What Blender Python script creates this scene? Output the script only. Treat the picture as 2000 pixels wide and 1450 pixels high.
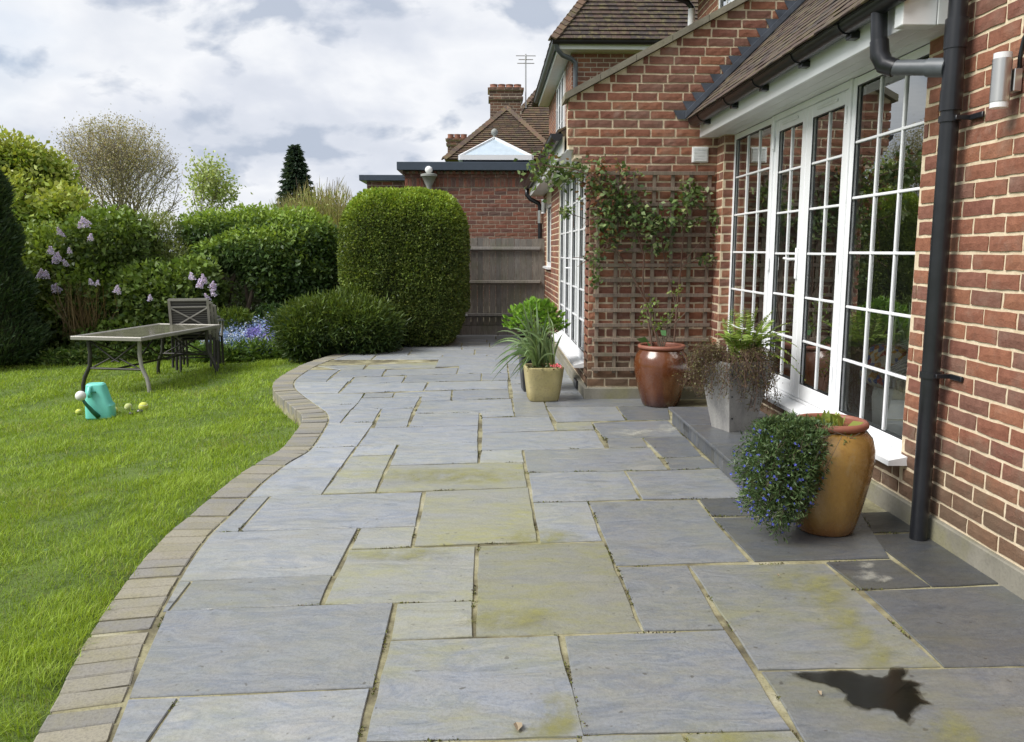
import bpy, math, random
import numpy as np
from mathutils import Vector, Matrix
for o in list(bpy.data.objects): bpy.data.objects.remove(o)
sc = bpy.context.scene
COL = sc.collection
R = math.radians
rng = np.random.default_rng(7)
random.seed(7)

# ---------------------------------------------------------------- camera
F_PX, EYE = 1600.0, 1.40                    # focal length for a 2000 px wide frame, eye height
PITCH = math.atan(235 / F_PX)
YAW = math.atan(45 * math.cos(PITCH) / F_PX)
cam_d = bpy.data.cameras.new('camera'); cam = bpy.data.objects.new('camera', cam_d); COL.objects.link(cam)
cam_d.sensor_width = 36.0; cam_d.lens = 36.0 * F_PX / 2000; cam_d.clip_start = 0.05; cam_d.clip_end = 2000
cam.location = (0, 0, EYE); cam.rotation_euler = (math.pi / 2 - PITCH, 0, -YAW)
sc.camera = cam
# ---------------------------------------------------------------- sky, sun, exposure
SUN_EL, SUN_AZ = 47.0, -112.0                # azimuth clockwise from +Y
w = bpy.data.worlds.new('World'); sc.world = w; w.use_nodes = True
nt = w.node_tree; nt.nodes.clear()
def wn(t, **k):
    n = nt.nodes.new(t)
    for a, b in k.items(): setattr(n, a, b)
    return n
W_out = wn('ShaderNodeOutputWorld')
sky = wn('ShaderNodeTexSky', sky_type='NISHITA', sun_disc=False)
sky.sun_elevation = R(SUN_EL); sky.sun_rotation = R(SUN_AZ); sky.dust_density = 2.0
bg_sky = wn('ShaderNodeBackground'); bg_sky.inputs[1].default_value = 0.10
nt.links.new(sky.outputs[0], bg_sky.inputs[0])
tc = wn('ShaderNodeTexCoord'); sep = wn('ShaderNodeSeparateXYZ'); nt.links.new(tc.outputs['Generated'], sep.inputs[0])
def wm(op, a, b=None, clamp=False):
    n = wn('ShaderNodeMath', operation=op); n.use_clamp = clamp
    for i, v in enumerate((a, b)):
        if v is None: continue
        if isinstance(v, (int, float)): n.inputs[i].default_value = v
        else: nt.links.new(v, n.inputs[i])
    return n.outputs[0]
zc = wm('ADD', wm('MAXIMUM', sep.outputs[2], 0.0), 0.42)
cmb = wn('ShaderNodeCombineXYZ')
nt.links.new(wm('DIVIDE', sep.outputs[0], zc), cmb.inputs[0]); nt.links.new(wm('DIVIDE', sep.outputs[1], zc), cmb.inputs[1])
def wnoise(scale, det, rough, dist, off):
    mp = wn('ShaderNodeMapping'); mp.inputs[1].default_value = off; nt.links.new(cmb.outputs[0], mp.inputs[0])
    n = wn('ShaderNodeTexNoise'); n.inputs['Scale'].default_value = scale; n.inputs['Detail'].default_value = det
    n.inputs['Roughness'].default_value = rough; n.inputs['Distortion'].default_value = dist
    nt.links.new(mp.outputs[0], n.inputs['Vector']); return n.outputs[0]
def wramp(v, pts):
    r = wn('ShaderNodeValToRGB'); nt.links.new(v, r.inputs[0])
    e = r.color_ramp.elements
    while len(e) < len(pts): e.new(0.5)
    for x, (p, c) in zip(e, pts): x.position = p; x.color = (*c, 1)
    return r.outputs[0]
n_big = wnoise(2.6, 8, 0.50, 0.1, (1.3, 7.7, 0)); n_gap = wnoise(0.9, 5, 0.5, 0.2, (9.1, 4.4, 0))
# grey underside patches against bright white cloud; open blue where the cover is thin
cl = wramp(n_big, [(0.33, (0.36, 0.385, 0.435)), (0.44, (0.41, 0.43, 0.475)), (0.54, (0.51, 0.52, 0.54)), (0.66, (0.42, 0.44, 0.48))])
n_cl = wnoise(4.6, 7, 0.52, 0.2, (2.6, 3.3, 0)); n_cl2 = wnoise(1.7, 2, 0.4, 0.0, (8.2, 0.4, 0))
cmask = wramp(wm('ADD', n_cl, wm('MULTIPLY', wm('SUBTRACT', n_cl2, 0.5), 0.55)), [(0.515, (0, 0, 0)), (0.60, (0.9, 0.9, 0.9))])
cmx = wn('ShaderNodeMix', data_type='RGBA'); nt.links.new(cmask, cmx.inputs[0]); nt.links.new(cl, cmx.inputs[6]); cmx.inputs[7].default_value = (0.265, 0.30, 0.365, 1); cl = cmx.outputs[2]
bg_c = wn('ShaderNodeBackground'); nt.links.new(cl, bg_c.inputs[0]); bg_c.inputs[1].default_value = 1.0
cover = wramp(n_gap, [(0.28, (0.55, 0.55, 0.55)), (0.42, (1, 1, 1))])
mixs = wn('ShaderNodeMixShader'); nt.links.new(cover, mixs.inputs[0])
nt.links.new(bg_sky.outputs[0], mixs.inputs[1]); nt.links.new(bg_c.outputs[0], mixs.inputs[2])
nt.links.new(mixs.outputs[0], W_out.inputs[0])

sun_d = bpy.data.lights.new('sun', 'SUN'); sun = bpy.data.objects.new('sun', sun_d); COL.objects.link(sun)
sun_d.energy = 2.7; sun_d.angle = R(34); sun_d.color = (1.0, 0.97, 0.93)
az, el = R(SUN_AZ), R(SUN_EL)
sdir = Vector((math.sin(az) * math.cos(el), math.cos(az) * math.cos(el), math.sin(el)))
sun.rotation_euler = sdir.to_track_quat('Z', 'Y').to_euler(); sun.location = (0, 0, 20)
vs = sc.view_settings
vs.view_transform = 'Standard'; vs.look = 'None'; vs.exposure = 0.88; vs.gamma = 1.0; vs.use_curve_mapping = False
sc.cycles.use_denoising = True
sc.cycles.max_bounces = 6; sc.cycles.transparent_max_bounces = 12
sc.cycles.caustics_reflective = False; sc.cycles.caustics_refractive = False

# ---------------------------------------------------------------- measuring: photo pixel -> point of the place
_fw = np.array([math.sin(YAW) * math.cos(PITCH), math.cos(YAW) * math.cos(PITCH), -math.sin(PITCH)])
_rt = np.array([math.cos(YAW), -math.sin(YAW), 0.0]); _up = np.cross(_rt, _fw); _C = np.array([0, 0, EYE])
def _ray(x, y): return _fw * F_PX + _rt * (x - 1000) - _up * (y - 725)
def G(x, y, z=0.0):
    r = _ray(x, y); return _C + r * ((z - EYE) / r[2])
def AY(x, y, Y):
    r = _ray(x, y); return _C + r * (Y / r[1])
def AX(x, y, X):
    r = _ray(x, y); return _C + r * (X / r[0])

# ---------------------------------------------------------------- objects
def tag(o, label=None, cat=None, group=None, kind=None):
    if label: o['label'] = label
    if cat: o['category'] = cat
    if group: o['group'] = group
    if kind: o['kind'] = kind
    return o
def link(name, me, parent=None, loc=None, rotz=None):
    o = bpy.data.objects.new(name, me); COL.objects.link(o)
    if parent is not None: o.parent = parent
    if loc is not None: o.location = loc
    if rotz is not None: o.rotation_euler = (0, 0, rotz)
    return o
def thing(name, label, cat, loc=(0, 0, 0), rotz=0.0, group=None):
    o = link(name, None, None, loc, rotz); o.empty_display_size = 0.1
    return tag(o, label, cat, group)

class MB:
    """collects shapes; build() links them as one mesh object"""
    def __init__(s): s.v = []; s.f = []
    def add(s, vs, fs):
        b = len(s.v); s.v += [tuple(map(float, p)) for p in vs]; s.f += [tuple(i + b for i in f) for f in fs]; return s
    def box(s, x0, x1, y0, y1, z0, z1):
        return s.add([(x0,y0,z0),(x1,y0,z0),(x1,y1,z0),(x0,y1,z0),(x0,y0,z1),(x1,y0,z1),(x1,y1,z1),(x0,y1,z1)],
                     [(3,2,1,0),(4,5,6,7),(0,1,5,4),(1,2,6,5),(2,3,7,6),(3,0,4,7)])
    def bbox(s, x0, x1, y0, y1, z0, z1, b=0.004):
        """box with chamfered edges"""
        vs, idx = [], {}
        X, Y, Z = (x0, x1), (y0, y1), (z0, z1); sg = (1, -1)
        for i in (0, 1):
            for j in (0, 1):
                for k in (0, 1):
                    for a in range(3):
                        p = [X[i] + sg[i]*b, Y[j] + sg[j]*b, Z[k] + sg[k]*b]
                        p[a] = (X[i], Y[j], Z[k])[a]
                        idx[i, j, k, a] = len(vs); vs.append(p)
        fs = []
        for a in range(3):
            o1, o2 = [q for q in range(3) if q != a]
            for sd in (0, 1):
                cyc = []
                for (m, n) in ((0,0),(1,0),(1,1),(0,1)):
                    t = [0, 0, 0]; t[a] = sd; t[o1] = m; t[o2] = n; cyc.append(idx[(*t, a)])
                fs.append(cyc if (sd == 1) == (a != 1) else cyc[::-1])
        for a in range(3):
            o1, o2 = [q for q in range(3) if q != a]
            for m in (0, 1):
                for n in (0, 1):
                    t0 = [0,0,0]; t0[o1] = m; t0[o2] = n; t1 = list(t0); t1[a] = 1
                    fs.append((idx[(*t0, o1)], idx[(*t0, o2)], idx[(*t1, o2)], idx[(*t1, o1)]))
        for i in (0, 1):
            for j in (0, 1):
                for k in (0, 1): fs.append((idx[i,j,k,0], idx[i,j,k,1], idx[i,j,k,2]))
        return s.add(vs, fs)
    def prism(s, poly, z0, z1, axis='z'):
        """poly: list of 2D points, extruded; axis z: (x,y); axis y: (x,z) from y=z0..z1; axis x: (y,z)"""
        n = len(poly)
        def P(p, t): return {'z': (p[0], p[1], t), 'y': (p[0], t, p[1]), 'x': (t, p[0], p[1])}[axis]
        return s.add([P(p, z0) for p in poly] + [P(p, z1) for p in poly],
                     [tuple(range(n))[::-1], tuple(range(n, 2*n))] + [(i, (i+1) % n, n + (i+1) % n, n + i) for i in range(n)])
    def tube(s, pts, r, n=8, cap=True):
        pts = [Vector(p) for p in pts]; m = len(pts)
        rs = [r]*m if isinstance(r, (int, float)) else list(r)
        vs = []; prev = None
        for i, p in enumerate(pts):
            t = (pts[min(i+1, m-1)] - pts[max(i-1, 0)]).normalized()
            if prev is None:
                a = t.cross(Vector((0, 0, 1)))
                if a.length < 0.05: a = t.cross(Vector((0, 1, 0)))
            else: a = prev - t * prev.dot(t)
            a.normalize(); prev = a; b = t.cross(a)
            vs += [p + (a*math.cos(q) + b*math.sin(q))*rs[i] for q in (2*math.pi*k/n for k in range(n))]
        fs = [(i*n+k, i*n+(k+1) % n, (i+1)*n+(k+1) % n, (i+1)*n+k) for i in range(m-1) for k in range(n)]
        if cap: fs += [tuple(range(n))[::-1], tuple((m-1)*n+k for k in range(n))]
        return s.add(vs, fs)
    def bar(s, p, q, w_, h_):
        """square bar from p to q"""
        p, q = Vector(p), Vector(q); t = (q-p).normalized()
        a = t.cross(Vector((0, 0, 1)))
        if a.length < 0.05: a = Vector((1, 0, 0))
        a.normalize(); b = a.cross(t); vs = []
        for c in (p, q):
            for (i, j) in ((-1,-1),(1,-1),(1,1),(-1,1)): vs.append(c + a*i*w_/2 + b*j*h_/2)
        return s.add(vs, [(0,1,2,3),(7,6,5,4),(0,4,5,1),(1,5,6,2),(2,6,7,3),(3,7,4,0)])
    def lathe(s, prof, n=32, c=(0, 0, 0), cap=True):
        m = len(prof); vs = []
        for (r, z) in prof:
            vs += [(c[0]+r*math.cos(2*math.pi*k/n), c[1]+r*math.sin(2*math.pi*k/n), c[2]+z) for k in range(n)]
        fs = [(i*n+k, i*n+(k+1) % n, (i+1)*n+(k+1) % n, (i+1)*n+k) for i in range(m-1) for k in range(n)]
        if cap: fs += [tuple(range(n))[::-1], tuple((m-1)*n+k for k in range(n))]
        return s.add(vs, fs)
    def mesh(s, name, mat=None, smooth=False):
        me = bpy.data.meshes.new(name); me.from_pydata(s.v, [], s.f); me.validate(); me.update()
        if mat is not None: me.materials.append(mat)
        if smooth: me.shade_smooth()
        return me
    def build(s, name, mat, parent=None, smooth=False, loc=None, rotz=None, auto=None):
        me = s.mesh(name, mat, smooth)
        if auto: me.set_sharp_from_angle(angle=R(auto))
        return link(name, me, parent, loc, rotz)

def np_mesh(name, V, Q, mat, tint=None, parent=None):
    """V (n,3), Q (m,k) same-size faces; tint (n,3) colours on the points"""
    me = bpy.data.meshes.new(name); V = np.asarray(V, np.float32); Q = np.asarray(Q, np.int32); k = Q.shape[1]
    me.vertices.add(len(V)); me.vertices.foreach_set('co', V.ravel())
    me.loops.add(Q.size); me.loops.foreach_set('vertex_index', Q.ravel())
    me.polygons.add(len(Q)); me.polygons.foreach_set('loop_start', np.arange(0, Q.size, k, dtype=np.int32))
    me.polygons.foreach_set('loop_total', np.full(len(Q), k, np.int32))
    me.update(calc_edges=True)
    if tint is not None:
        a = me.color_attributes.new('tint', 'FLOAT_COLOR', 'POINT')
        a.data.foreach_set('color', np.concatenate([tint, np.ones((len(V), 1))], 1).astype(np.float32).ravel())
    me.materials.append(mat)
    return link(name, me, parent)

# ---------------------------------------------------------------- materials
class NT:
    def __init__(s, name):
        s.m = bpy.data.materials.new(name); s.m.use_nodes = True; s.t = s.m.node_tree
        s.b = s.t.nodes['Principled BSDF']; s.out = s.t.nodes['Material Output']
    def n(s, t, **k):
        n = s.t.nodes.new(t)
        for a, b in k.items(): setattr(n, a, b)
        return n
    def l(s, a, b): s.t.links.new(a, b)
    def put(s, inp, v):
        if hasattr(v, 'is_output'): s.l(v, inp)
        elif isinstance(v, tuple) and len(v) == 3 and inp.type == 'RGBA': inp.default_value = (*v, 1)
        else: inp.default_value = v
    def coord(s, which='Object'): return s.n('ShaderNodeTexCoord').outputs[which]
    def pos(s): return s.n('ShaderNodeNewGeometry').outputs['Position']
    def mapv(s, v, scale=(1,1,1), loc=(0,0,0), rot=(0,0,0)):
        n = s.n('ShaderNodeMapping'); s.l(v, n.inputs[0]); n.inputs[1].default_value = loc; n.inputs[2].default_value = rot; n.inputs[3].default_value = scale
        return n.outputs[0]
    def noise(s, v, scale, det=4, rough=0.55, dist=0.0, out=0):
        n = s.n('ShaderNodeTexNoise'); s.l(v, n.inputs['Vector'])
        for k, x in (('Scale', scale), ('Detail', det), ('Roughness', rough), ('Distortion', dist)): n.inputs[k].default_value = x
        return n.outputs[out]
    def ramp(s, v, pts, interp='LINEAR'):
        r = s.n('ShaderNodeValToRGB'); s.l(v, r.inputs[0]); e = r.color_ramp.elements; r.color_ramp.interpolation = interp
        while len(e) < len(pts): e.new(0.5)
        for x, (p, c) in zip(e, pts):
            x.position = p; x.color = (*c, 1) if isinstance(c, tuple) else (c, c, c, 1)
        return r.outputs[0]
    def math(s, op, a, b=None, clamp=False):
        n = s.n('ShaderNodeMath', operation=op); n.use_clamp = clamp
        for i, v in enumerate((a, b)):
            if v is not None: s.put(n.inputs[i], v)
        return n.outputs[0]
    def mix(s, f, a, b, mode='MIX'):
        n = s.n('ShaderNodeMix', data_type='RGBA', blend_type=mode)
        s.put(n.inputs[0], f); s.put(n.inputs[6], a); s.put(n.inputs[7], b); return n.outputs[2]
    def bump(s, h, strength=0.3, dist=0.01, prev=None):
        n = s.n('ShaderNodeBump'); n.inputs['Strength'].default_value = strength; n.inputs['Distance'].default_value = dist
        s.l(h, n.inputs['Height'])
        if prev is not None: s.l(prev, n.inputs['Normal'])
        s.l(n.outputs[0], s.b.inputs['Normal']); return n.outputs[0]
    def set(s, **k):
        for a, v in k.items(): s.put(s.b.inputs[a.replace('_', ' ')], v)
        return s
    def rnd(s):
        """random per object plus random per separate piece of a joined mesh"""
        a = s.n('ShaderNodeObjectInfo').outputs['Random']; b = s.n('ShaderNodeNewGeometry').outputs['Random Per Island']
        return s.math('FRACT', s.math('ADD', a, b))

def plain(name, col, rough=0.5, metal=0.0, bump=0.0, bscale=60, vary=0.12, spec=0.5):
    m = NT(name); c = m.coord()
    f = m.noise(c, 9, 5, 0.6)
    m.set(Base_Color=m.mix(m.ramp(f, [(0.3, 0.0), (0.7, 1.0)]), tuple(x*(1-vary) for x in col), tuple(min(1, x*(1+vary)) for x in col)), Roughness=rough, Metallic=metal)
    m.b.inputs['Specular IOR Level'].default_value = spec
    if bump: m.bump(m.noise(c, bscale, 4), bump, 0.003)
    return m.m

def brick_mat(name, cols, dirt=0.25):
    m = NT(name); p = m.pos(); r = m.rnd()
    n = len(cols); base = m.ramp(r, [(i / n, c) for i, c in enumerate(cols)], 'CONSTANT')
    f1 = m.noise(p, 22, 6, 0.65); f2 = m.noise(p, 140, 3, 0.6); f3 = m.noise(p, 5.0, 4, 0.6)
    c = m.mix(m.ramp(f1, [(0.38, 0.0), (0.62, 1.0)]), m.mix(0.55, base, (0.60, 0.50, 0.45), 'MULTIPLY'), base)
    c = m.mix(m.ramp(f2, [(0.55, 0.0), (0.8, 0.45)]), c, (0.10, 0.055, 0.045))
    c = m.mix(m.ramp(f3, [(0.52, 0.0), (0.72, dirt)]), c, (0.34, 0.27, 0.21))
    sz = m.n('ShaderNodeSeparateXYZ'); m.l(p, sz.inputs[0])
    lo_ = m.math('ADD', sz.outputs[2], m.math('MULTIPLY', f3, -0.55))     # soil splash and algae on the lowest courses
    c = m.mix(m.ramp(lo_, [(0.0, 0.62), (0.30, 0.0)]), c, (0.105,0.085,0.05))
    c = m.mix(m.ramp(m.noise(m.mapv(p, (1,1,1), (11,3,5)), 2.3, 7, 0.7), [(0.60, 0.0), (0.72, 0.35)]), c, (0.42,0.36,0.30))
    m.set(Base_Color=c, Roughness=0.85)
    h = m.math('ADD', m.math('MULTIPLY', f1, 1.0), m.math('MULTIPLY', f2, 0.5))
    m.bump(h, 0.9, 0.006); return m.m
M = {}
M['brick'] = brick_mat('red_brick', [(0.245,0.098,0.058),(0.28,0.113,0.062),(0.215,0.086,0.056),(0.305,0.13,0.072),(0.19,0.088,0.06),(0.255,0.103,0.06),(0.235,0.10,0.066),(0.205,0.10,0.07),(0.285,0.123,0.068),(0.205,0.08,0.053)])
M['brick_far'] = brick_mat('neighbour_brick', [(0.20,0.085,0.06),(0.23,0.095,0.06),(0.165,0.078,0.062),(0.25,0.095,0.062),(0.135,0.078,0.065),(0.215,0.10,0.07)], 0.4)
M['brick_dark'] = brick_mat('chimney_brick', [(0.14,0.075,0.05),(0.17,0.09,0.055),(0.11,0.07,0.052),(0.19,0.10,0.065)], 0.3)
def mortar_mat(name, a, b):
    m = NT(name); p = m.pos(); f = m.noise(p, 30, 5, 0.65)
    m.set(Base_Color=m.mix(m.ramp(f, [(0.35, 0.0), (0.65, 1.0)]), a, b), Roughness=0.95); m.bump(m.noise(p, 190, 3), 0.6, 0.003); return m.m
M['mortar'] = mortar_mat('cream_mortar', (0.56,0.455,0.31), (0.70,0.595,0.43))
M['mortar_far'] = mortar_mat('grey_mortar', (0.36,0.30,0.23), (0.46,0.40,0.32))
def bed_mat():
    m = NT('paving_joint_mortar'); p = m.pos(); f = m.noise(p, 3.0, 6, 0.65); g = m.noise(p, 120, 3)
    c = m.ramp(f, [(0.32, (0.05,0.045,0.03)), (0.43, (0.135,0.12,0.068)), (0.54, (0.27,0.25,0.145)), (0.68, (0.38,0.36,0.26))])
    m.set(Base_Color=m.mix(m.ramp(g, [(0.5, 0.0), (0.75, 0.5)]), c, (0.07,0.062,0.045)), Roughness=0.95); m.bump(g, 0.4, 0.003); return m.m
M['bedding'] = bed_mat()
def concrete(name, a, b, alg=0.5):
    m = NT(name); p = m.pos(); f = m.noise(p, 4.5, 6, 0.6); g = m.noise(p, 60, 4, 0.6)
    c = m.mix(m.ramp(f, [(0.35, 0.0), (0.65, 1.0)]), a, b)
    c = m.mix(m.ramp(m.noise(m.mapv(p, (1,1,1), (3,8,1)), 3.2, 5), [(0.5, 0.0), (0.68, alg)]), c, (0.21,0.20,0.075))
    c = m.mix(m.ramp(g, [(0.5, 0.0), (0.75, 0.4)]), c, (0.12,0.11,0.09))
    m.set(Base_Color=c, Roughness=0.9); m.bump(g, 0.5, 0.004); return m.m
M['plinth'] = concrete('plinth_render', (0.185,0.175,0.14), (0.25,0.235,0.19))
M['coping'] = concrete('coping_stone', (0.16,0.145,0.11), (0.25,0.225,0.17), 0.35)
M['upvc'] = plain('white_upvc', (0.80,0.81,0.82), 0.28, vary=0.02)
M['upvc_dull'] = plain('soffit_white', (0.70,0.71,0.70), 0.4, vary=0.05)
M['black_pvc'] = plain('black_gutter_plastic', (0.012,0.013,0.016), 0.32, vary=0.3)
M['grey_pvc'] = plain('weathered_grey_gutter', (0.085,0.095,0.105), 0.45, vary=0.25)
M['lead'] = plain('lead_flashing', (0.075,0.085,0.105), 0.5, 0.3, 0.3, 40, 0.3)
M['steel'] = plain('brushed_steel', (0.55,0.54,0.52), 0.32, 0.9, vary=0.05)
M['clear_plastic'] = plain('frosted_plastic', (0.72,0.73,0.74), 0.2, vary=0.03)
M['blue_fascia'] = plain('dark_blue_fascia', (0.045,0.06,0.085), 0.4, vary=0.1)
M['stone_grey'] = plain('grey_stone', (0.27,0.28,0.26), 0.8, bump=0.3, vary=0.2)
M['white_glass'] = plain('white_globe', (0.85,0.85,0.84), 0.2, vary=0.01)
M['terracotta'] = plain('terracotta', (0.26,0.115,0.075), 0.8, vary=0.25)

def tile_mat(name, cols):
    m = NT(name); p = m.pos(); r = m.rnd(); n = len(cols)
    c = m.ramp(r, [(i / n, c) for i, c in enumerate(cols)], 'CONSTANT'); f = m.noise(p, 9, 6, 0.65)
    c = m.mix(m.ramp(f, [(0.48, 0.0), (0.66, 0.75)]), c, (0.15,0.13,0.055))
    c = m.mix(m.ramp(m.noise(p, 50, 4), [(0.5, 0.0), (0.72, 0.5)]), c, (0.045,0.032,0.028))
    m.set(Base_Color=c, Roughness=0.9); m.bump(m.noise(p, 70, 4), 0.5, 0.005); return m.m
M['tile'] = tile_mat('clay_roof_tile', [(0.062,0.040,0.032),(0.052,0.036,0.032),(0.074,0.046,0.036),(0.044,0.033,0.031),(0.068,0.043,0.036)])
M['tile_old'] = tile_mat('old_clay_roof_tile', [(0.125,0.078,0.055),(0.10,0.068,0.05),(0.145,0.088,0.058),(0.088,0.06,0.048)])

def glass_mat(name, tint, refl):
    m = NT(name); m.t.nodes.remove(m.b)
    fr = m.n('ShaderNodeFresnel'); fr.inputs[0].default_value = 1.5
    tr = m.n('ShaderNodeBsdfTransparent'); tr.inputs[0].default_value = (*tint, 1)
    gl = m.n('ShaderNodeBsdfGlossy'); gl.inputs['Roughness'].default_value = 0.0; gl.inputs[0].default_value = (0.95, 0.97, 0.96, 1)
    mx = m.n('ShaderNodeMixShader'); m.l(m.math('MULTIPLY', fr.outputs[0], refl, True), mx.inputs[0])
    m.l(tr.outputs[0], mx.inputs[1]); m.l(gl.outputs[0], mx.inputs[2]); m.l(mx.outputs[0], m.out.inputs[0]); return m.m
M['glass'] = glass_mat('double_glazing', (0.76, 0.80, 0.79), 3.4)
M['glass_lantern'] = plain('lantern_glass', (0.42,0.50,0.57), 0.08, vary=0.08)
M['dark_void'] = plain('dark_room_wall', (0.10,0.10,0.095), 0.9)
M['room_wall'] = plain('room_wall_paint', (0.42,0.41,0.38), 0.9)
M['room_floor'] = plain('room_floor_boards', (0.16,0.11,0.075), 0.5)

def slab_mat():
    m = NT('blue_grey_sandstone'); p = m.pos()
    oi = m.n('ShaderNodeObjectInfo'); sp = m.n('ShaderNodeSeparateColor'); m.l(oi.outputs['Color'], sp.inputs[0])
    tone, stain, warm = sp.outputs[0], sp.outputs[1], sp.outputs[2]
    off = m.n('ShaderNodeCombineXYZ'); m.l(m.math('MULTIPLY', oi.outputs['Random'], 37.0), off.inputs[0]); m.l(m.math('MULTIPLY', oi.outputs['Random'], 91.0), off.inputs[1])
    va = m.n('ShaderNodeVectorMath', operation='ADD'); m.l(p, va.inputs[0]); m.l(off.outputs[0], va.inputs[1]); q = va.outputs[0]
    cleft = m.noise(m.mapv(q, (1.0, 2.6, 1), (0,0,0), (0,0,0.25)), 2.9, 10, 0.66, 0.7)
    mott = m.noise(m.mapv(q, (1, 1.8, 1)), 5.5, 6, 0.6); fine = m.noise(p, 75, 5, 0.65)
    c = m.ramp(cleft, [(0.24, (0.095,0.11,0.145)), (0.37, (0.17,0.195,0.245)), (0.47, (0.265,0.285,0.32)), (0.54, (0.185,0.21,0.262)), (0.64, (0.295,0.305,0.32)), (0.78, (0.37,0.375,0.365))])
    c = m.mix(m.ramp(mott, [(0.42, 0.0), (0.66, 0.6)]), c, (0.28,0.275,0.25))
    c = m.mix(warm, c, m.mix(0.6, c, (0.25,0.24,0.17)))
    c = m.mix(m.ramp(fine, [(0.47, 0.0), (0.76, 0.46)]), c, (0.11,0.11,0.11))
    # lichen and algae bloom: a yellow-green film in drifts, strongest on the slabs that hold water
    a1 = m.noise(m.mapv(p, (1, 1.9, 1), (4.3, 2.2, 0)), 1.7, 7, 0.62, 0.4)
    a2 = m.noise(m.mapv(p, (1, 2.2, 1), (1.7, 6.1, 0)), 7.5, 6, 0.68, 0.5)
    amt = m.math('ADD', m.math('MULTIPLY', m.math('MULTIPLY', m.ramp(a2, [(0.34, 0.25), (0.60, 1.25)]), m.ramp(a1, [(0.40, 0.0), (0.62, 1.0)])), m.math('ADD', m.math('MULTIPLY', stain, 0.95), 0.09)), m.math('MULTIPLY', stain, 0.06), True)
    c = m.mix(amt, c, m.mix(fine, (0.34,0.325,0.11), (0.20,0.205,0.10)))
    # pale salts and a few dark spots
    c = m.mix(m.ramp(m.noise(m.mapv(p, (1,1,1), (7,3,0)), 7, 8, 0.7), [(0.64, 0.0), (0.74, 0.40)]), c, (0.42,0.42,0.40))
    c = m.mix(m.ramp(m.noise(m.mapv(p, (1,1,1), (2,9,0)), 26, 2, 0.4), [(0.71, 0.0), (0.75, 0.7)]), c, (0.09,0.085,0.07))
    vein = m.n('ShaderNodeTexWave', wave_type='BANDS', bands_direction='Y')
    for k, x in (('Scale', 1.1), ('Distortion', 9.0), ('Detail', 4.0), ('Detail Scale', 1.3)): vein.inputs[k].default_value = x
    m.l(m.mapv(q, (0.35, 1, 1), (0,0,0), (0,0,0.5)), vein.inputs['Vector'])
    c = m.mix(m.ramp(vein.outputs[0], [(0.0, 0.16), (0.02, 0.0)]), c, (0.15,0.14,0.11))
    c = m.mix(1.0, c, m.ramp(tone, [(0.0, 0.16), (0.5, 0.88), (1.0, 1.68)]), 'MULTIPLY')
    m.set(Base_Color=c, Roughness=m.math('ADD', 0.20, m.math('MULTIPLY', mott, 0.28)))
    h = m.math('ADD', m.math('MULTIPLY', cleft, 1.0), m.math('MULTIPLY', fine, 0.22))
    m.bump(h, 0.6, 0.012); return m.m
M['slab'] = slab_mat()
def paver_mat():
    m = NT('edging_paver'); p = m.pos(); r = m.rnd()
    c = m.ramp(r, [(0.0,(0.25,0.235,0.19)),(0.2,(0.225,0.215,0.19)),(0.4,(0.275,0.255,0.195)),(0.6,(0.20,0.195,0.18)),(0.8,(0.26,0.24,0.195))], 'CONSTANT')
    f = m.noise(p, 90, 5, 0.7); g = m.noise(p, 6, 5, 0.6)
    c = m.mix(m.ramp(g, [(0.45, 0.0), (0.7, 0.55)]), c, (0.23,0.21,0.10))
    c = m.mix(m.ramp(f, [(0.46, 0.0), (0.72, 0.6)]), c, (0.10,0.09,0.08))
    m.set(Base_Color=c, Roughness=0.85); m.bump(f, 0.6, 0.004); return m.m
M['paver'] = paver_mat()
def foliage_mat(name, trans=0.28, rough=0.45, spec=0.35):
    m = NT(name); a = m.n('ShaderNodeAttribute', attribute_name='tint'); c = a.outputs['Color']
    m.set(Base_Color=c, Roughness=rough); m.b.inputs['Specular IOR Level'].default_value = spec
    tl = m.n('ShaderNodeBsdfTranslucent'); m.l(m.mix(1.0, c, (1.25, 1.2, 0.6), 'MULTIPLY'), tl.inputs[0])
    mx = m.n('ShaderNodeMixShader'); mx.inputs[0].default_value = trans
    m.l(m.b.outputs[0], mx.inputs[1]); m.l(tl.outputs[0], mx.inputs[2]); m.l(mx.outputs[0], m.out.inputs[0]); return m.m
M['foliage'] = foliage_mat('foliage'); M['grass'] = foliage_mat('grass_blade', 0.35, 0.55, 0.25)
M['petal'] = foliage_mat('petal', 0.3, 0.6, 0.2)
def bark_mat(name, a, b):
    m = NT(name); p = m.pos(); f = m.noise(m.mapv(p, (1,1,0.25)), 30, 5, 0.6)
    m.set(Base_Color=m.mix(f, a, b), Roughness=0.95); m.bump(f, 0.6, 0.01); return m.m
M['bark_pale'] = bark_mat('pale_bark', (0.13,0.105,0.075), (0.26,0.215,0.16))
M['bark'] = bark_mat('bark', (0.06,0.045,0.032), (0.17,0.135,0.095))
M['twig_red'] = bark_mat('rose_stem', (0.07,0.04,0.03), (0.15,0.09,0.06))
def wood_mat(name, cols):
    m = NT(name); p = m.pos(); r = m.rnd()
    c = m.ramp(r, [(i/len(cols), x) for i, x in enumerate(cols)], 'CONSTANT')
    g = m.noise(m.mapv(p, (14,14,1.2)), 6, 5, 0.6); f = m.noise(p, 3, 4)
    c = m.mix(m.ramp(g, [(0.4, 0.0), (0.7, 0.6)]), c, (0.06,0.052,0.042))
    c = m.mix(m.ramp(f, [(0.5, 0.0), (0.7, 0.5)]), c, (0.13,0.135,0.075))
    m.set(Base_Color=c, Roughness=0.9); m.bump(g, 0.4, 0.003); return m.m
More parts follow.
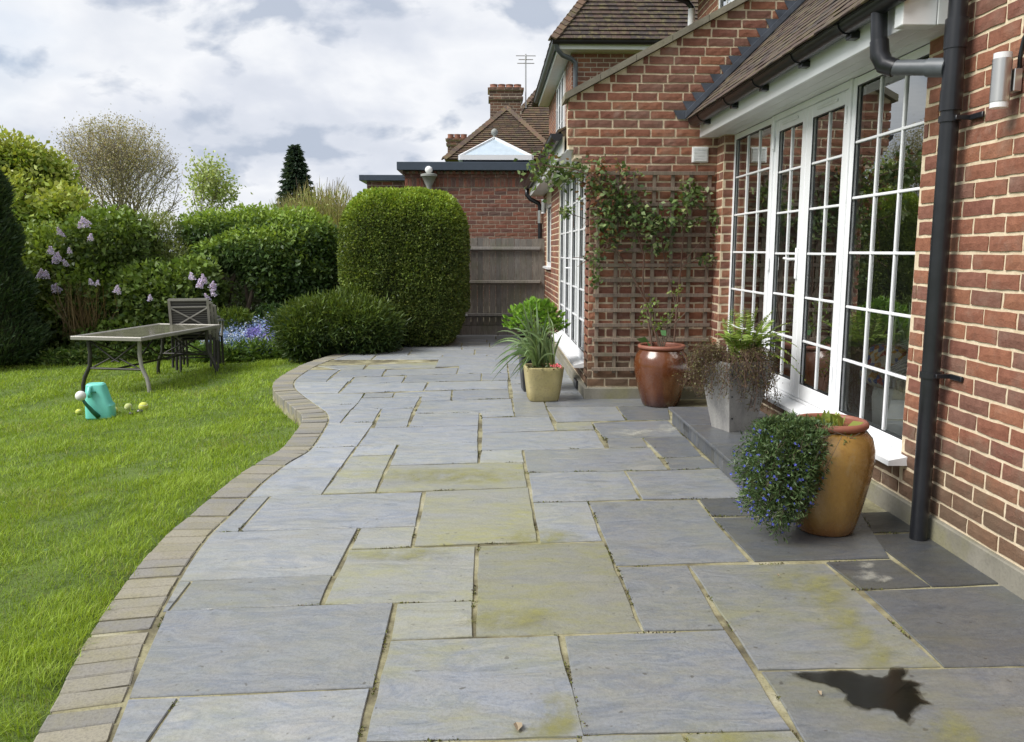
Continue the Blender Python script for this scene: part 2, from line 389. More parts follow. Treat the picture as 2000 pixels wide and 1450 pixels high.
M['fence'] = wood_mat('weathered_fence_board', [(0.235,0.215,0.19),(0.205,0.19,0.17),(0.265,0.24,0.205),(0.19,0.18,0.165),(0.25,0.235,0.215)])
M['trellis'] = wood_mat('trellis_wood', [(0.235,0.18,0.135),(0.205,0.155,0.12),(0.265,0.205,0.155)])
def soil_mat():
    m = NT('soil'); p = m.pos(); f = m.noise(p, 25, 6, 0.7)
    m.set(Base_Color=m.mix(f, (0.025,0.018,0.012), (0.085,0.06,0.04)), Roughness=1.0); m.bump(f, 1.0, 0.03); return m.m
M['soil'] = soil_mat()
def lawn_mat():
    m = NT('lawn_turf'); p = m.pos(); f = m.noise(p, 2.2, 6, 0.6); g = m.noise(p, 60, 4, 0.7)
    c = m.mix(m.ramp(f, [(0.35, 0.0), (0.65, 1.0)]), (0.085,0.14,0.016), (0.14,0.21,0.028))
    m.set(Base_Color=m.mix(m.ramp(g, [(0.45, 0.0), (0.7, 0.6)]), c, (0.05,0.055,0.02)), Roughness=0.95); m.bump(g, 1.0, 0.02); return m.m
M['lawn'] = lawn_mat()
def smooth(a, b, x):
    t = np.clip((np.asarray(x, float)-a)/(b-a), 0, 1); return t*t*(3-2*t)
# ================================================================ patio
INNER_PX = [(212,1450),(248,1360),(282,1261),(305,1210),(336,1153),(372,1093),(414,1039),(450,1005),(486,969),(522,935),(564,904),(603,881),
            (626,850),(641,822),(637,806),(616,790),(587,769),(574,755),(578,741),(600,725),(626,711),(665,698),(707,686),(790,671),(870,660)]
inner = np.array([G(x, y)[:2] for x, y in INNER_PX])
inner = np.vstack([[inner[0] + (inner[0]-inner[1])*k for k in (3.0, 1.6)], inner])
t_ = np.concatenate([[0], np.cumsum(np.linalg.norm(np.diff(inner, axis=0), axis=1))])
def resample(P, t, ts):
    # Catmull-Rom through the measured points
    out = []
    for s in ts:
        i = int(np.clip(np.searchsorted(t, s) - 1, 0, len(P)-2)); u = (s-t[i])/(t[i+1]-t[i])
        m0 = (P[i+1]-P[max(i-1,0)])/(t[i+1]-t[max(i-1,0)])*(t[i+1]-t[i]); m1 = (P[min(i+2,len(P)-1)]-P[i])/(t[min(i+2,len(P)-1)]-t[i])*(t[i+1]-t[i])
        out.append((2*u**3-3*u**2+1)*P[i] + (u**3-2*u**2+u)*m0 + (-2*u**3+3*u**2)*P[i+1] + (u**3-u**2)*m1)
    return np.array(out)
fine_c = resample(inner, t_, np.linspace(0, t_[-1], 500))
k_ = np.hanning(13); k_ /= k_.sum()
fc = np.vstack([fine_c[:1].repeat(6, 0), fine_c, fine_c[-1:].repeat(6, 0)])
fine_c = np.stack([np.convolve(fc[:, j], k_, 'valid') for j in (0, 1)], 1)
_o = np.argsort(fine_c[:, 1])
def c_in(y): return np.interp(y, fine_c[_o, 1], fine_c[_o, 0])
tan_c = np.gradient(fine_c, axis=0); tan_c /= np.linalg.norm(tan_c, axis=1)[:, None]
nor_c = np.stack([-tan_c[:, 1], tan_c[:, 0]], 1)
EDGE_W = 0.212
outer_c = fine_c + nor_c * (EDGE_W + 0.008)
_p = np.argsort(outer_c[:, 1])
def c_out(y): return np.interp(y, outer_c[_p, 1], outer_c[_p, 0])

Z = {5: (500,640,4.0), 6: (900,640,3.152), 7: (200,950,2.2222), 8: (1000,1000,2.0), 3: (1600,700,2.9), 0: (0,0,1.0)}
# zoom id, then tl tr br bl; then tone, stain, warm
SL = [
 (7,105,922,330,915,190,1111,-20,1111, .50,.15,.2), (7,335,915,1165,875,1112,1125,190,1125, .52,.15,.2),
 (7,1245,670,1980,648,2095,1085,1140,1108, .48,.30,.1), (7,275,540,1265,505,1180,870,105,915, .52,.08,.2),
 (7,300,412,385,411,283,540,220,542, .55,.2,.2), (7,390,410,1000,385,945,512,287,540, .50,.15,.3),
 (7,440,200,1110,182,1005,385,300,410, .54,.1,.3), (7,1118,182,1360,175,1340,262,1078,272, .50,.35,.6),
 (7,1070,276,1620,258,1610,495,960,512, .50,.5,.6), (7,1278,508,1608,497,1608,650,1250,665, .52,.4,.6),
 (0,934,1066,1180,1059,1253,1232,929,1242, .48,.8,.9), (7,735,42,1390,25,1360,172,597,195, .56,.05,.15),
 (7,560,50,725,43,588,195,420,200, .54,.1,.2), (7,1405,22,1850,5,1890,240,1352,260, .52,.6,.8),
 (6,445,1078,780,1072,870,1310,490,1325, .52,.2,.2), (8,412,213,686,208,828,458,516,465, .42,.15,.3),
 (0,1150,980,1361,976,1464,1096,1203,1104, .48,.12,.2), (8,692,207,1220,197,1678,603,962,615, .40,.32,.4),
 (8,1226,195,1480,185,1638,290,1366,304, .36,.2,.4), (0,1366,976,1640,968,1690,1004,1391,1008, .38,.1,.2),
 (0,1393,1011,1682,1004,1740,1090,1473,1096, .32,.08,.1), (0,1690,1044,1815,1039,1975,1139,1822,1146, .36,.1,.2),
 (0,1645,1003,1742,998,1808,1037,1690,1041, .36,.1,.2), (0,1687,1153,1967,1142,2215,1294,1843,1302, .34,.1,.3),
 (0,1486,1311,2225,1297,2560,1510,1615,1520, .40,.2,.3), (8,200,483,835,463,1090,850,265,868, .47,.18,.1),
 (8,268,875,665,869,760,1010,275,1020, .48,.5,.3), (8,672,869,1097,856,1210,1000,770,1010, .46,.6,.4),
 (0,680,1456,1130,1442,1136,1520,660,1525, .5,.4,.3),
 (6,420,895,1005,885,1108,1055,442,1075, .48,.12,.1), (6,1015,885,1650,868,1790,1048,1120,1055, .45,.1,.15),
 (6,388,752,1165,738,1278,872,412,890, .45,.08,.15), (6,1122,680,1380,670,1485,790,1248,800, .38,.05,.1),
 (6,1252,803,1490,795,1600,862,1292,874, .40,.05,.1), (6,812,585,1275,571,1375,668,875,680, .45,.1,.1),
 (6,892,683,1115,678,1155,735,912,738, .38,.12,.2), (6,582,588,803,581,825,627,592,632, .46,.5,.6),
 (6,130,556,545,546,583,631,132,648, .46,.08,.1), (6,132,650,825,631,890,738,124,757, .48,.08,.1),
 (6,528,490,955,486,1015,570,592,582, .42,.05,.1), (6,962,486,1275,480,1290,566,1022,568, .40,.08,.1),
 (6,318,436,505,434,545,542,336,546, .46,.12,.2), (6,508,434,1240,428,1270,478,528,487, .42,.05,.1),
 (6,124,760,378,752,388,828,116,832, .52,.25,.3),
 (5,100,1108,660,1090,512,1303,-60,1320, .57,.1,.1), (5,738,1005,1060,993,930,1285,520,1300, .53,.5,.5),
 (0,760,909,1022,903,1030,952,736,961, .53,.75,.7), (5,1117,912,1735,896,1738,1055,1045,1075, .56,.12,.1),
 (5,790,929,1105,913,1065,991,747,1002, .56,.05,.1), (5,330,940,780,930,665,1090,100,1108, .57,.05,.1),
 (5,893,786,1738,766,1735,893,797,922, .57,.05,.1), (5,745,641,978,635,915,735,664,744, .56,.05,.1),
 (5,985,634,1232,628,1178,775,925,783, .56,.08,.1), (5,480,746,922,737,790,925,340,940, .58,.04,.1),
 (5,1242,671,1745,660,1740,762,1188,775, .56,.05,.1), (0,823,783,999,779,1003,805,809,807, .56,.05,.1),
 (6,122,522,326,518,332,544,130,552, .50,.06,.1), (5,1535,492,1973,480,1983,550,1527,566, .50,.05,.05),
 (5,1087,508,1528,492,1524,533,1070,542, .56,.04,.1), (5,1292,541,1524,536,1522,565,1285,572, .56,.04,.1),
 (5,852,515,1080,510,1064,542,832,547, .57,.04,.1), (5,822,553,1283,541,1234,626,757,639, .54,.03,.0),
 (5,200,517,846,514,795,595,300,606, .58,.04,.1), (5,330,607,792,598,742,641,400,651, .58,.04,.1),
 (5,400,653,738,644,657,744,440,748, .58,.04,.1), (5,200,431,722,420,642,511,180,514, .58,.05,.1),
 (5,592,390,765,385,736,418,548,425, .57,.05,.1), (5,250,378,590,378,546,425,220,428, .58,.05,.1),
 (5,770,388,1165,380,1140,431,728,440, .55,.05,.1), (5,722,441,1340,429,1307,491,650,512, .57,.05,.1),
 (5,1350,429,1966,414,1973,477,1312,491, .55,.05,.1), (5,1180,376,1758,359,1760,411,1145,429, .55,.06,.1),
 (5,1765,357,1968,351,1970,410,1764,412, .53,.05,.1), (5,665,331,1015,323,980,379,594,388, .52,.04,.0),
 (5,1022,331,1582,312,1566,360,990,377, .54,.07,.2), (5,1592,288,1962,281,1966,350,1570,359, .52,.05,.1),
 (5,875,292,1432,272,1402,313,845,324, .54,.45,.5), (5,1436,228,1962,217,1964,280,1402,309, .52,.05,.1),
 (5,480,300,860,291,838,325,660,329, .54,.3,.3), (5,380,334,655,331,590,376,300,377, .55,.04,.0),
]
def px_quad(s):
    ox, oy, k = Z[s[0]]
    return [G(ox + s[1+2*i]/k, oy + s[2+2*i]/k)[:2] for i in range(4)]
slabs = [(px_quad(s), s[9:12]) for s in SL]
# courses beyond what can be traced singly: same random-length pattern, laid out in metres
def course(y0, y1, x0, x1, lens, seed):
    r = random.Random(seed); x = x0
    while x < x1 - 0.12:
        L = min(r.choice(lens), x1 - x)
        if x1 - x - L < 0.2: L = x1 - x
        slabs.append(([(x+.006, y1-.006), (x+L-.006, y1-.006), (x+L-.006, y0+.006), (x+.006, y0+.006)], (r.uniform(.5,.57), r.uniform(.02,.12), r.uniform(0,.2))))
        x += L
yy = 10.62
for i, d in enumerate((.44,.60,.30,.60,.44,.60,.3)):
    course(yy, yy+d, c_in(yy+d/2)-0.45, 0.93, (.42,.6,.86,.9), 50+i); yy += d
rr = [(7.72,8.0),(8.0,8.58),(8.58,9.0),(9.0,9.6),(9.6,10.16),(10.16,10.62)]
for i, (a, b) in enumerate(rr): course(a, b, 0.222, 0.93, (.3,.37,.66), 80+i)
for i, (a, b) in enumerate(((0.2,.8),(.8,1.4),(1.4,1.86))): course(a, b, -1.3, 2.18, (.42,.6,.86,.9), 90+i)
course(1.86, 2.06, -1.25, -.70, (.6,), 97)

patio = MB()
cy = np.linspace(fine_c[:, 1].min(), 13.95, 160)
poly = [(c_in(y) - 0.02, y) for y in cy] + [(2.6, 13.95), (2.6, 0.1), (c_in(cy[0]), 0.1)]
patio.prism(poly, -0.12, -0.007)
patio = patio.build('patio', M['bedding']); tag(patio, kind='structure')
def irregular(pts, r, seg=0.11, amp=0.0035):
    out = []; n = len(pts)
    for i in range(n):
        a, b = np.array(pts[i]), np.array(pts[(i+1) % n]); L = np.linalg.norm(b-a); m = max(1, int(L/seg))
        nn = np.array([-(b-a)[1], (b-a)[0]])/max(L, 1e-6)
        for k in range(m):
            p = a + (b-a)*k/m
            if m > 1: p = p + nn*r.uniform(-amp, amp)
            out.append(p)
    return out
def slab_mesh(poly, r, thick=0.03, ch=0.003):
    """riven slab: chamfered uneven edge, slightly dished top"""
    P = np.array(poly); c = P.mean(0); n = len(P)
    A = 0.5*np.sum(P[:,0]*np.roll(P[:,1],-1) - np.roll(P[:,0],-1)*P[:,1])
    if A < 0: P = P[::-1]
    nx = np.roll(P,-1,0)-P; pv = P-np.roll(P,1,0)
    nx /= np.linalg.norm(nx,axis=1)[:,None]+1e-9; pv /= np.linalg.norm(pv,axis=1)[:,None]+1e-9
    bi = np.stack([-(nx+pv)[:,1], (nx+pv)[:,0]],1); bi /= np.linalg.norm(bi,axis=1)[:,None]+1e-9
    I = P + bi*ch
    tx, ty = r.uniform(-.004,.004), r.uniform(-.004,.004); z0 = r.uniform(-.0015,.0015)
    zt = lambda q: z0 + (q[0]-c[0])*tx + (q[1]-c[1])*ty
    vs = [(p[0]-c[0], p[1]-c[1], -thick) for p in P] + [(p[0]-c[0], p[1]-c[1], zt(p)-ch-r.uniform(0,.001)) for p in P] + [(p[0]-c[0], p[1]-c[1], zt(p)) for p in I]
    fs = [tuple(range(n))[::-1], tuple(range(2*n, 3*n))]
    for a in (0, 1): fs += [(a*n+i, a*n+(i+1)%n, (a+1)*n+(i+1)%n, (a+1)*n+i) for i in range(n)]
    m = MB(); m.add(vs, fs); return m, c
rs = random.Random(3); n_slab = 0; slab_polys = []
for q, col in slabs:
    tl, tr, br, bl = [np.array(p) for p in q]
    c = (tl+tr+br+bl)/4; q = [p + (c-p)/np.linalg.norm(c-p)*0.0045 for p in (bl, br, tr, tl)]
    if any(p[0] < c_in(p[1]) + 0.02 for p in q):
        # cut to the curve of the edging
        bl, br, tr, tl = q; left = []; m = 14
        for k in range(m+1):
            p = bl + (tl-bl)*k/m
            y = p[1]; x = max(p[0], c_in(y) + 0.008); left.append(np.array([x, y]))
        right = [br + (tr-br)*k/4 for k in range(5)]
        if right[0][0] < left[0][0]+.03 and right[-1][0] < left[-1][0]+.03: continue
        right = [np.array([max(p[0], c_in(p[1]) + 0.012), p[1]]) for p in right]
        poly = right + left[::-1]
        keep = [poly[0]]
        for p in poly[1:]:
            if np.linalg.norm(p-keep[-1]) > 0.008: keep.append(p)
        poly = keep
    else: poly = irregular(q, rs)
    m, c = slab_mesh(poly, rs); slab_polys.append(poly)
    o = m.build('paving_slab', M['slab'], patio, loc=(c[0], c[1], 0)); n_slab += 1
    dk = float(smooth(.9, 2.1, c[0]))*float(1-smooth(6.5, 9, c[1]))*.30     # shade of the house, plus some damp, put into the slab tone
    lt = .14*float(1-smooth(.2, 1.2, c[0]))*float(smooth(2.5, 6, c[1])) + .05  # sky sheen on the far left paving put into the tone
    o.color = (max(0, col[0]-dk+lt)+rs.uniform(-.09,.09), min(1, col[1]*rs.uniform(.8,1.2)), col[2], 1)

# brick-on-flat edging following the curve
edging_m = MB()
nE = len(fine_c)
for i in range(0, nE-3, 3):
    j = i+3
    edging_m.add([(*fine_c[i], -.16), (*outer_c[i], -.16), (*outer_c[j], -.16), (*fine_c[j], -.16), (*fine_c[i], -.008), (*(fine_c[i]+nor_c[i]*(EDGE_W-.004)), -.008), (*(fine_c[j]+nor_c[j]*(EDGE_W-.004)), -.008), (*fine_c[j], -.008)],
                 [(0,4,7,3),(4,5,6,7),(1,2,6,5),(0,3,2,1)])
edging = edging_m.build('edging', M['bedding']); tag(edging, kind='structure')
mid_c = fine_c + nor_c*(EDGE_W/2)
arc = np.concatenate([[0], np.cumsum(np.linalg.norm(np.diff(mid_c, axis=0), axis=1))])
pav = []
for k in range(5):
    r = random.Random(k); m = MB(); m.bbox(-EDGE_W/2+.004, EDGE_W/2, -.0475, .0475, -.10, 0, .004)
    m.v = [(x+r.uniform(-.0025,.0025), y+r.uniform(-.0025,.0025), z+r.uniform(-.001,.001)) for x, y, z in m.v]
    pav.append(m.mesh('paver', M['paver']))
s = 0.05; k = 0
while s < arc[-1]-0.1:
    i = int(np.searchsorted(arc, s)); p = fine_c[i] + nor_c[i]*(EDGE_W/2+.006)
    o = link('brick', pav[k % 5], edging, (p[0], p[1], rs.uniform(-.002,.002)), math.atan2(-nor_c[i][1], -nor_c[i][0]) + rs.uniform(-.02,.02))
    s += 0.105; k += 1

# ================================================================ lawn
def lawn_z(x, y):
    d = np.clip(c_out(np.clip(y, .5, 14)) - x, 0, 10)
    z = -0.02 - 0.10*smooth(4.6, 6.9, y) - 0.08*smooth(0.1, 2.4, d)*smooth(4.5, 8.5, y)
    z = z + 0.012*np.sin(x*1.7+y*.6)*np.sin(y*1.3-x*.4)
    return z
gx = np.concatenate([np.linspace(-60, -9, 18), np.linspace(-8.8, 1.2, 80)]); gy = np.concatenate([np.linspace(-3, 13.6, 120), np.linspace(14.5, 60, 14)])
XX, YY = np.meshgrid(gx, gy); ZZ = lawn_z(XX, YY); ZZ = np.where(XX > c_out(np.clip(YY, .5, 14))+.05, -0.14, ZZ)
V = np.stack([XX, YY, ZZ], -1).reshape(-1, 3); nx_ = len(gx)
ii = (np.arange(len(gy)-1)[:, None]*nx_ + np.arange(nx_-1)[None]).ravel()
lawn = np_mesh('lawn', V, np.stack([ii, ii+1, ii+1+nx_, ii+nx_], 1), M['lawn']); tag(lawn, kind='structure')
g = MB(); g.lathe([(900, -.5), (900, -.45)], 64); ground = g.build('ground', M['lawn']); tag(ground, kind='structure')

def fbm(x, y, seed, f=1.0, oct=3):
    r = np.random.default_rng(seed); out = np.zeros_like(x)
    for o in range(oct):
        for _ in range(4):
            a = r.uniform(0, 6.28); k = f*2**o*r.uniform(.7, 1.4)
            out += np.sin((x*np.cos(a)+y*np.sin(a))*k*2 + r.uniform(0, 6.28))/(2**o)/4
    return out
def bed_edge(x): return 11.75 + 0.25*np.sin(x*1.1) + 0.10*np.sin(x*3.7+1)     # where the flower bed starts
def grass_blades():
    Vs, Qs, Ts = [], [], []; base = 0
    for (y0, y1, x0, x1, dens, L, wd) in ((1.9,3.4,-3.2,-.9,16000,.045,.0032),(3.4,5.2,-4.3,-1.2,9500,.045,.004),(5.2,8.0,-6.4,-1.2,4600,.048,.006),(8.0,12.2,-9.0,-1.2,2300,.052,.009)):
        n = int(dens*(y1-y0)*(x1-x0)); x = rng.uniform(x0, x1, n); y = rng.uniform(y0, y1, n)
        cl = fbm(x, y, 1, 3.2); tuft = fbm(x, y, 9, 11.0, 2)
        ok = (x < c_out(y) - .004 + .03*(rng.random(n) < .08)) & (y < bed_edge(x)+.15) & (rng.random(n) < .62 + .38*np.tanh(2*cl+.6))
        x, y, cl, tuft = x[ok], y[ok], cl[ok], tuft[ok]; n = len(x)
        ang = fbm(x, y, 4, 2.4)*3.5 + rng.normal(0, 1.5, n); lean = np.clip(.5+.25*tuft+rng.normal(0, .3, n), .05, 1.3)
        h = L*np.clip(1+.45*tuft+.35*cl, .4, 1.9)*rng.uniform(.55, 1.35, n)
        dx, dy = np.cos(ang), np.sin(ang); z = lawn_z(x, y) - .004
        B = np.stack([x, y, z], 1); D = np.stack([dx*np.sin(lean), dy*np.sin(lean), np.cos(lean)], 1)
        wa = rng.uniform(0, 6.28, n); Wv = np.stack([np.cos(wa), np.sin(wa), np.zeros(n)], 1)*(wd*rng.uniform(.6, 1.2, n))[:, None]
        mid = B + D*(h*.55)[:, None]; D2 = D.copy(); D2[:, :2] *= 1.6; D2[:, 2] *= .55
        tip = mid + D2*(h*.5)[:, None]
        v = np.stack([B-Wv/2, B+Wv/2, mid+Wv*.35, tip, mid-Wv*.35], 1)
        c0 = np.array([.165,.265,.024]); c1 = np.array([.335,.455,.06]); c2 = np.array([.32,.35,.12])
        mixv = np.clip(.5+.42*cl+.3*tuft+rng.normal(0, .2, n), 0, 1)[:, None]; dry = (rng.random(n) < .06+.22*(fbm(x, y, 21, 1.9) > .62)+.05*(cl < -.5))[:, None]
        t = np.where(dry, c2, c0+(c1-c0)*mixv)*rng.uniform(.8, 1.2, (n, 1))
        tt = np.repeat(t[:, None], 5, 1); Vs.append(v.reshape(-1, 3)); Ts.append(tt.reshape(-1, 3))
        b = base + np.arange(n)[:, None]*5
        Qs.append(np.concatenate([b+[[0,1,2,4]], b+[[4,2,3,3]]], 0)); base += n*5
    V, T, Q = np.concatenate(Vs), np.concatenate(Ts), np.concatenate(Qs)
    quads = Q[Q[:, 2] != Q[:, 3]]; tris = Q[Q[:, 2] == Q[:, 3]][:, :3]
    me = bpy.data.meshes.new('grass'); me.vertices.add(len(V)); me.vertices.foreach_set('co', V.astype(np.float32).ravel())
    li = np.concatenate([quads.ravel(), tris.ravel()]).astype(np.int32); me.loops.add(len(li)); me.loops.foreach_set('vertex_index', li)
    st = np.concatenate([np.arange(len(quads))*4, len(quads)*4+np.arange(len(tris))*3]).astype(np.int32)
    me.polygons.add(len(st)); me.polygons.foreach_set('loop_start', st)
    me.polygons.foreach_set('loop_total', np.concatenate([np.full(len(quads), 4), np.full(len(tris), 3)]).astype(np.int32)); me.update(calc_edges=True)
    a = me.color_attributes.new('tint', 'FLOAT_COLOR', 'POINT'); a.data.foreach_set('color', np.concatenate([T, np.ones((len(V), 1))], 1).astype(np.float32).ravel())
    me.materials.append(M['grass']); o = link('grass', me)
    tag(o, 'short bright green lawn grass beside the curved brick edging', 'grass', kind='stuff'); return len(st)
n_grass = grass_blades()
# ================================================================ the house
WORLD = {}
def wthing(name, label, cat, loc, group=None):
    """thing whose parts are given in scene coordinates"""
    o = thing(name, label, cat, loc, 0, group); WORLD[o.name] = Matrix.Translation(loc).inverted(); return o
_link0 = link
def link(name, me, parent=None, loc=None, rotz=None):
    o = _link0(name, me, parent, loc, rotz)
    if parent is not None and parent.name in WORLD: o.matrix_parent_inverse = WORLD[parent.name]
    return o
house = wthing('house', 'red brick house with white french doors and tiled lean-to roof along the patio', 'house', (2.2, 6.0, 0))
WX, TY, CO, BL, MO = 2.18, 7.72, 0.08, 0.235, 0.0165
def brick_front(L, H, r, d=0.05, amp=0.0022, nx=4):
    """one hand-made brick: uneven face towards -Y, soft arrises"""
    vs, fs = [], []; nz = 2
    for k in range(nz+1):
        for i in range(nx+1):
            e = (i in (0, nx)) or (k in (0, nz))
            vs.append((-L/2+L*i/nx + (r.uniform(-amp, amp) if True else 0), (0.003 if e else 0) + r.uniform(-.0016,.0016), -H/2+H*k/nz + r.uniform(-amp, amp)*(1.0 if e else 1.5)))
    for k in range(nz):
        for i in range(nx): a = k*(nx+1)+i; fs.append((a, a+1, a+nx+2, a+nx+1))
    ring = list(range(nx+1)) + [k*(nx+1)+nx for k in range(1, nz+1)] + [nz*(nx+1)+i for i in range(nx-1, -1, -1)] + [k*(nx+1) for k in range(nz-1, 0, -1)]
    b = len(vs)
    for j in ring: vs.append((vs[j][0], d, vs[j][2]))
    n = len(ring)
    for j in range(n): fs.append((ring[(j+1) % n], ring[j], b+j, b+(j+1) % n))
    return vs, fs
_bm = {}
def brick_mesh(L, H, mat, r):
    key = (round(L/.006), round(H/.004), mat, r.randrange(5))
    if key not in _bm:
        m = MB(); m.add(*brick_front(key[0]*.006, key[1]*.004, random.Random(str(key)))); _bm[key] = m.mesh('brick', M[mat])
    return _bm[key]
def run(u0, u1, z0, z1, off=0.0, course=CO, pitch=BL, mort=MO, seed=1, ufn=None):
    """stretcher bond: list of (u mid, length, z mid, height)"""
    r = random.Random(seed); out = []; n = int(round((z1-z0)/course)); n = max(n, 1)
    for i in range(n):
        za, zb = z0+i*course, z0+(i+1)*course
        a0, a1 = (u0, u1) if ufn is None else ufn(za, zb)
        if a1-a0 < .04: continue
        u = a0 - ((off + (0.5*pitch if i % 2 else 0)) % pitch)
        while u < a1:
            L = pitch + r.uniform(-.006, .006); s, e = max(u, a0), min(u+L, a1)
            if e-s > .045:
                out.append(((s+e)/2, e-s-mort, (za+zb)/2 + r.uniform(-.0015,.0015), zb-za-mort))
            u += L
    return out
def put_bricks(rows, parent, face, at, single, mat='brick', seed=5, stuff='brickwork'):
    """face '-x' or '-y' at coordinate at; single(u, z) says which ones are objects of their own"""
    r = random.Random(seed); m = MB(); n = 0
    for (u, L, z, H) in rows:
        if single(u, z):
            o = link('brick', brick_mesh(L, H, mat, r), parent, (at + r.uniform(-.002,.002), u, z) if face == '-x' else (u, at + r.uniform(-.002,.002), z))
            o.rotation_euler = (r.uniform(-.006,.006), 0, (-math.pi/2 if face == '-x' else 0) + r.uniform(-.006,.006)); n += 1
        else:
            vs, fs = brick_front(L, H, r, .04, .002, 2)
            if face == '-x': vs = [(at+y, u-x, z+zz) for x, y, zz in vs]
            else: vs = [(u+x, at+y, z+zz) for x, y, zz in vs]
            m.add(vs, fs)
    if m.v: tag(m.build(stuff, M[mat], parent), kind='stuff')
    return n
NEVER = lambda u, z: False
nb = 0
# wall beside the french doors, rising past the eaves at its near end
wl = MB(); wl.box(WX+.0075, WX+.30, -1.5, 3.90, 0, 4.6).box(WX+.0075, WX+.10, 3.90, 4.19, 0, 2.43).build('wall', M['mortar'], house)
wall_near = house.children[-1]
rows = run(-1.5, 4.19, .11, 2.43, .11) + run(-1.5, 3.90, 2.43, 4.6, .11, seed=2)
def vis_near(u, z): return u > 3.02 and z < 1.4 + 500*u/1600 + .06
nb += put_bricks(rows, wall_near, '-x', WX, vis_near)
# apron under the glazing
wl = MB(); wl.box(WX+.0085, WX+.14, 4.19, 7.5, 0, .285); wall_apron = wl.build('wall', M['mortar'], house)
nb += put_bricks(run(4.19, 7.5, .11, .27, .04, seed=3), wall_apron, '-x', WX, lambda u, z: u < 4.9)
# pier at the far jamb
PX_ = 2.105
wl = MB(); wl.box(PX_+.006, PX_+.40, 7.492, 7.72, 0, 2.44); wall_pier = wl.build('wall', M['mortar'], house)
put_bricks(run(7.488, 7.72, .11, 2.44, .1, seed=4), wall_pier, '-x', PX_, NEVER)
rows = run(PX_, PX_+.2, .11, 2.44, .1, seed=6); put_bricks(rows, wall_pier, '-y', 7.486, NEVER)
# raked gable wall that carries the trellis
def rake(x): return 2.775 + (x-.725)*.532
def left_edge(z): return .72 if z > 2.31 else .775 if z > 2.23 else .85 if z > 2.15 else .93
wl = MB(); wl.prism([(.936,0),(3.6,0),(3.6,rake(3.6)-.01),(.74,rake(.74)-.01),(.74,2.32),(.79,2.32),(.79,2.24),(.866,2.24),(.866,2.16),(.936,2.16)], TY+.0085, TY+.28, 'y')
wall_gable = wl.build('wall', M['mortar'], house)
def gspan(za, zb):
    zm = (za+zb)/2; x0 = left_edge(zm)
    if zm > rake(x0)-.03: x0 = .725 + (zb-2.775)/.532 - .03
    return x0, 3.5
rows = run(0, 1, .11, 4.19, .06, ufn=gspan, seed=8)
nb += put_bricks(rows, wall_gable, '-y', TY, lambda u, z: z < 3.7 and u < 2.16 + max(0, z-2.62)*.9 and (z < 2.5 or u < 1.95+max(0, z-2.75)))
# plinths
pl = MB(); pl.bbox(WX-.018, WX+.2, -1.5, 7.5, -.02, .105, .006).build('plinth', M['plinth'], house)
pl = MB(); pl.bbox(.90, 2.17, TY-.045, TY+.2, -.02, .104, .006).build('plinth', M['plinth'], house)
pl = MB(); pl.bbox(.895, 1.2, TY+.21, 14.2, -.02, .103, .006).build('plinth', M['plinth'], house)
# raked coping
cp = MB(); dx = 3.0; L0, L1 = .69, 3.6
for k in range(9):
    a, b = L0+(L1-L0)*k/9+.002, L0+(L1-L0)*(k+1)/9-.002
    cp = MB(); cp.prism([(a, rake(a)-.005), (b, rake(b)-.005), (b, rake(b)+.055), (a, rake(a)+.055)], TY-.045, TY+.31, 'y')
    cp.build('coping_stone', M['coping'], house)
# lead stepped flashing
def roof_x(z): return 1.83 + (z-2.62)/.985
fl = MB()
for i in range(32, 46):
    za, zb = .11+CO*(i-1)+.002, .11+CO*i
    if zb < 2.66: continue
    xl = roof_x(zb)-.19; fl.prism([(xl, zb), (xl+.045, za), (roof_x(za)+.06, za), (roof_x(zb)+.06, zb)], TY-.009, TY-.0045 - .0004*(i % 2), 'y')
fl.build('lead_flashing', M['lead'], house)
fl = MB(); fl.prism([(1.80,2.60),(1.80,2.66),(3.2,2.66+1.4*.985),(3.2,2.60+1.4*.985)], TY-.06, TY-.012, 'y'); fl.build('lead_flashing', M['lead'], house)
# lean-to roof over the french doors
EX, EZ, SLP = 1.86, 2.605, .985
sl_a = math.atan(SLP); ca, sa = math.cos(sl_a), math.sin(sl_a)
rf = MB(); rf.prism([(EX+.03, EZ-.02), (3.4, EZ-.02+(3.4-EX-.03)*SLP), (3.4, EZ-.10+(3.4-EX-.03)*SLP), (EX+.09, EZ-.05)], 3.86, 7.71, 'y')
roof = rf.build('roof', M['tile'], house)
tile_me = []
for k in range(4):
    r = random.Random(20+k); m = MB(); m.bbox(-.13, .13, -.080, .080, -.006, .006, .002)
    m.v = [(x+r.uniform(-.003,.003), y+r.uniform(-.001,.001), z+r.uniform(-.002,.002)+.010*(y/.08)**2*-.3) for x, y, z in m.v]
    tile_me.append(m.mesh('tile', M['tile']))
mt = MB(); nt_ = 0; r = random.Random(4)
for row in range(20):
    for cidx in range(24):
        s = .075 + row*.10; y = 3.93 + cidx*.164 + (.082 if row % 2 else 0)
        if y > 7.66: continue
        x, z = EX - .03 + s*ca, EZ - .01 + s*sa + .012
        if z < 1.4 + 520*y/1600:
            o = link('tile', tile_me[r.randrange(4)], roof, (x, y, z+r.uniform(-.002,.002))); o.rotation_euler = (r.uniform(-.012,.012), -(sl_a-.055), 0); nt_ += 1
        else:
            Rm = Matrix.Rotation(-(sl_a-.055), 3, 'Y'); t = MB(); t.box(-.13,.13,-.08,.08,-.006,.006)
            mt.add([Rm @ Vector(v) + Vector((x, y, z)) for v in t.v], t.f)
tag(mt.build('tiling', M['tile'], roof), kind='stuff')
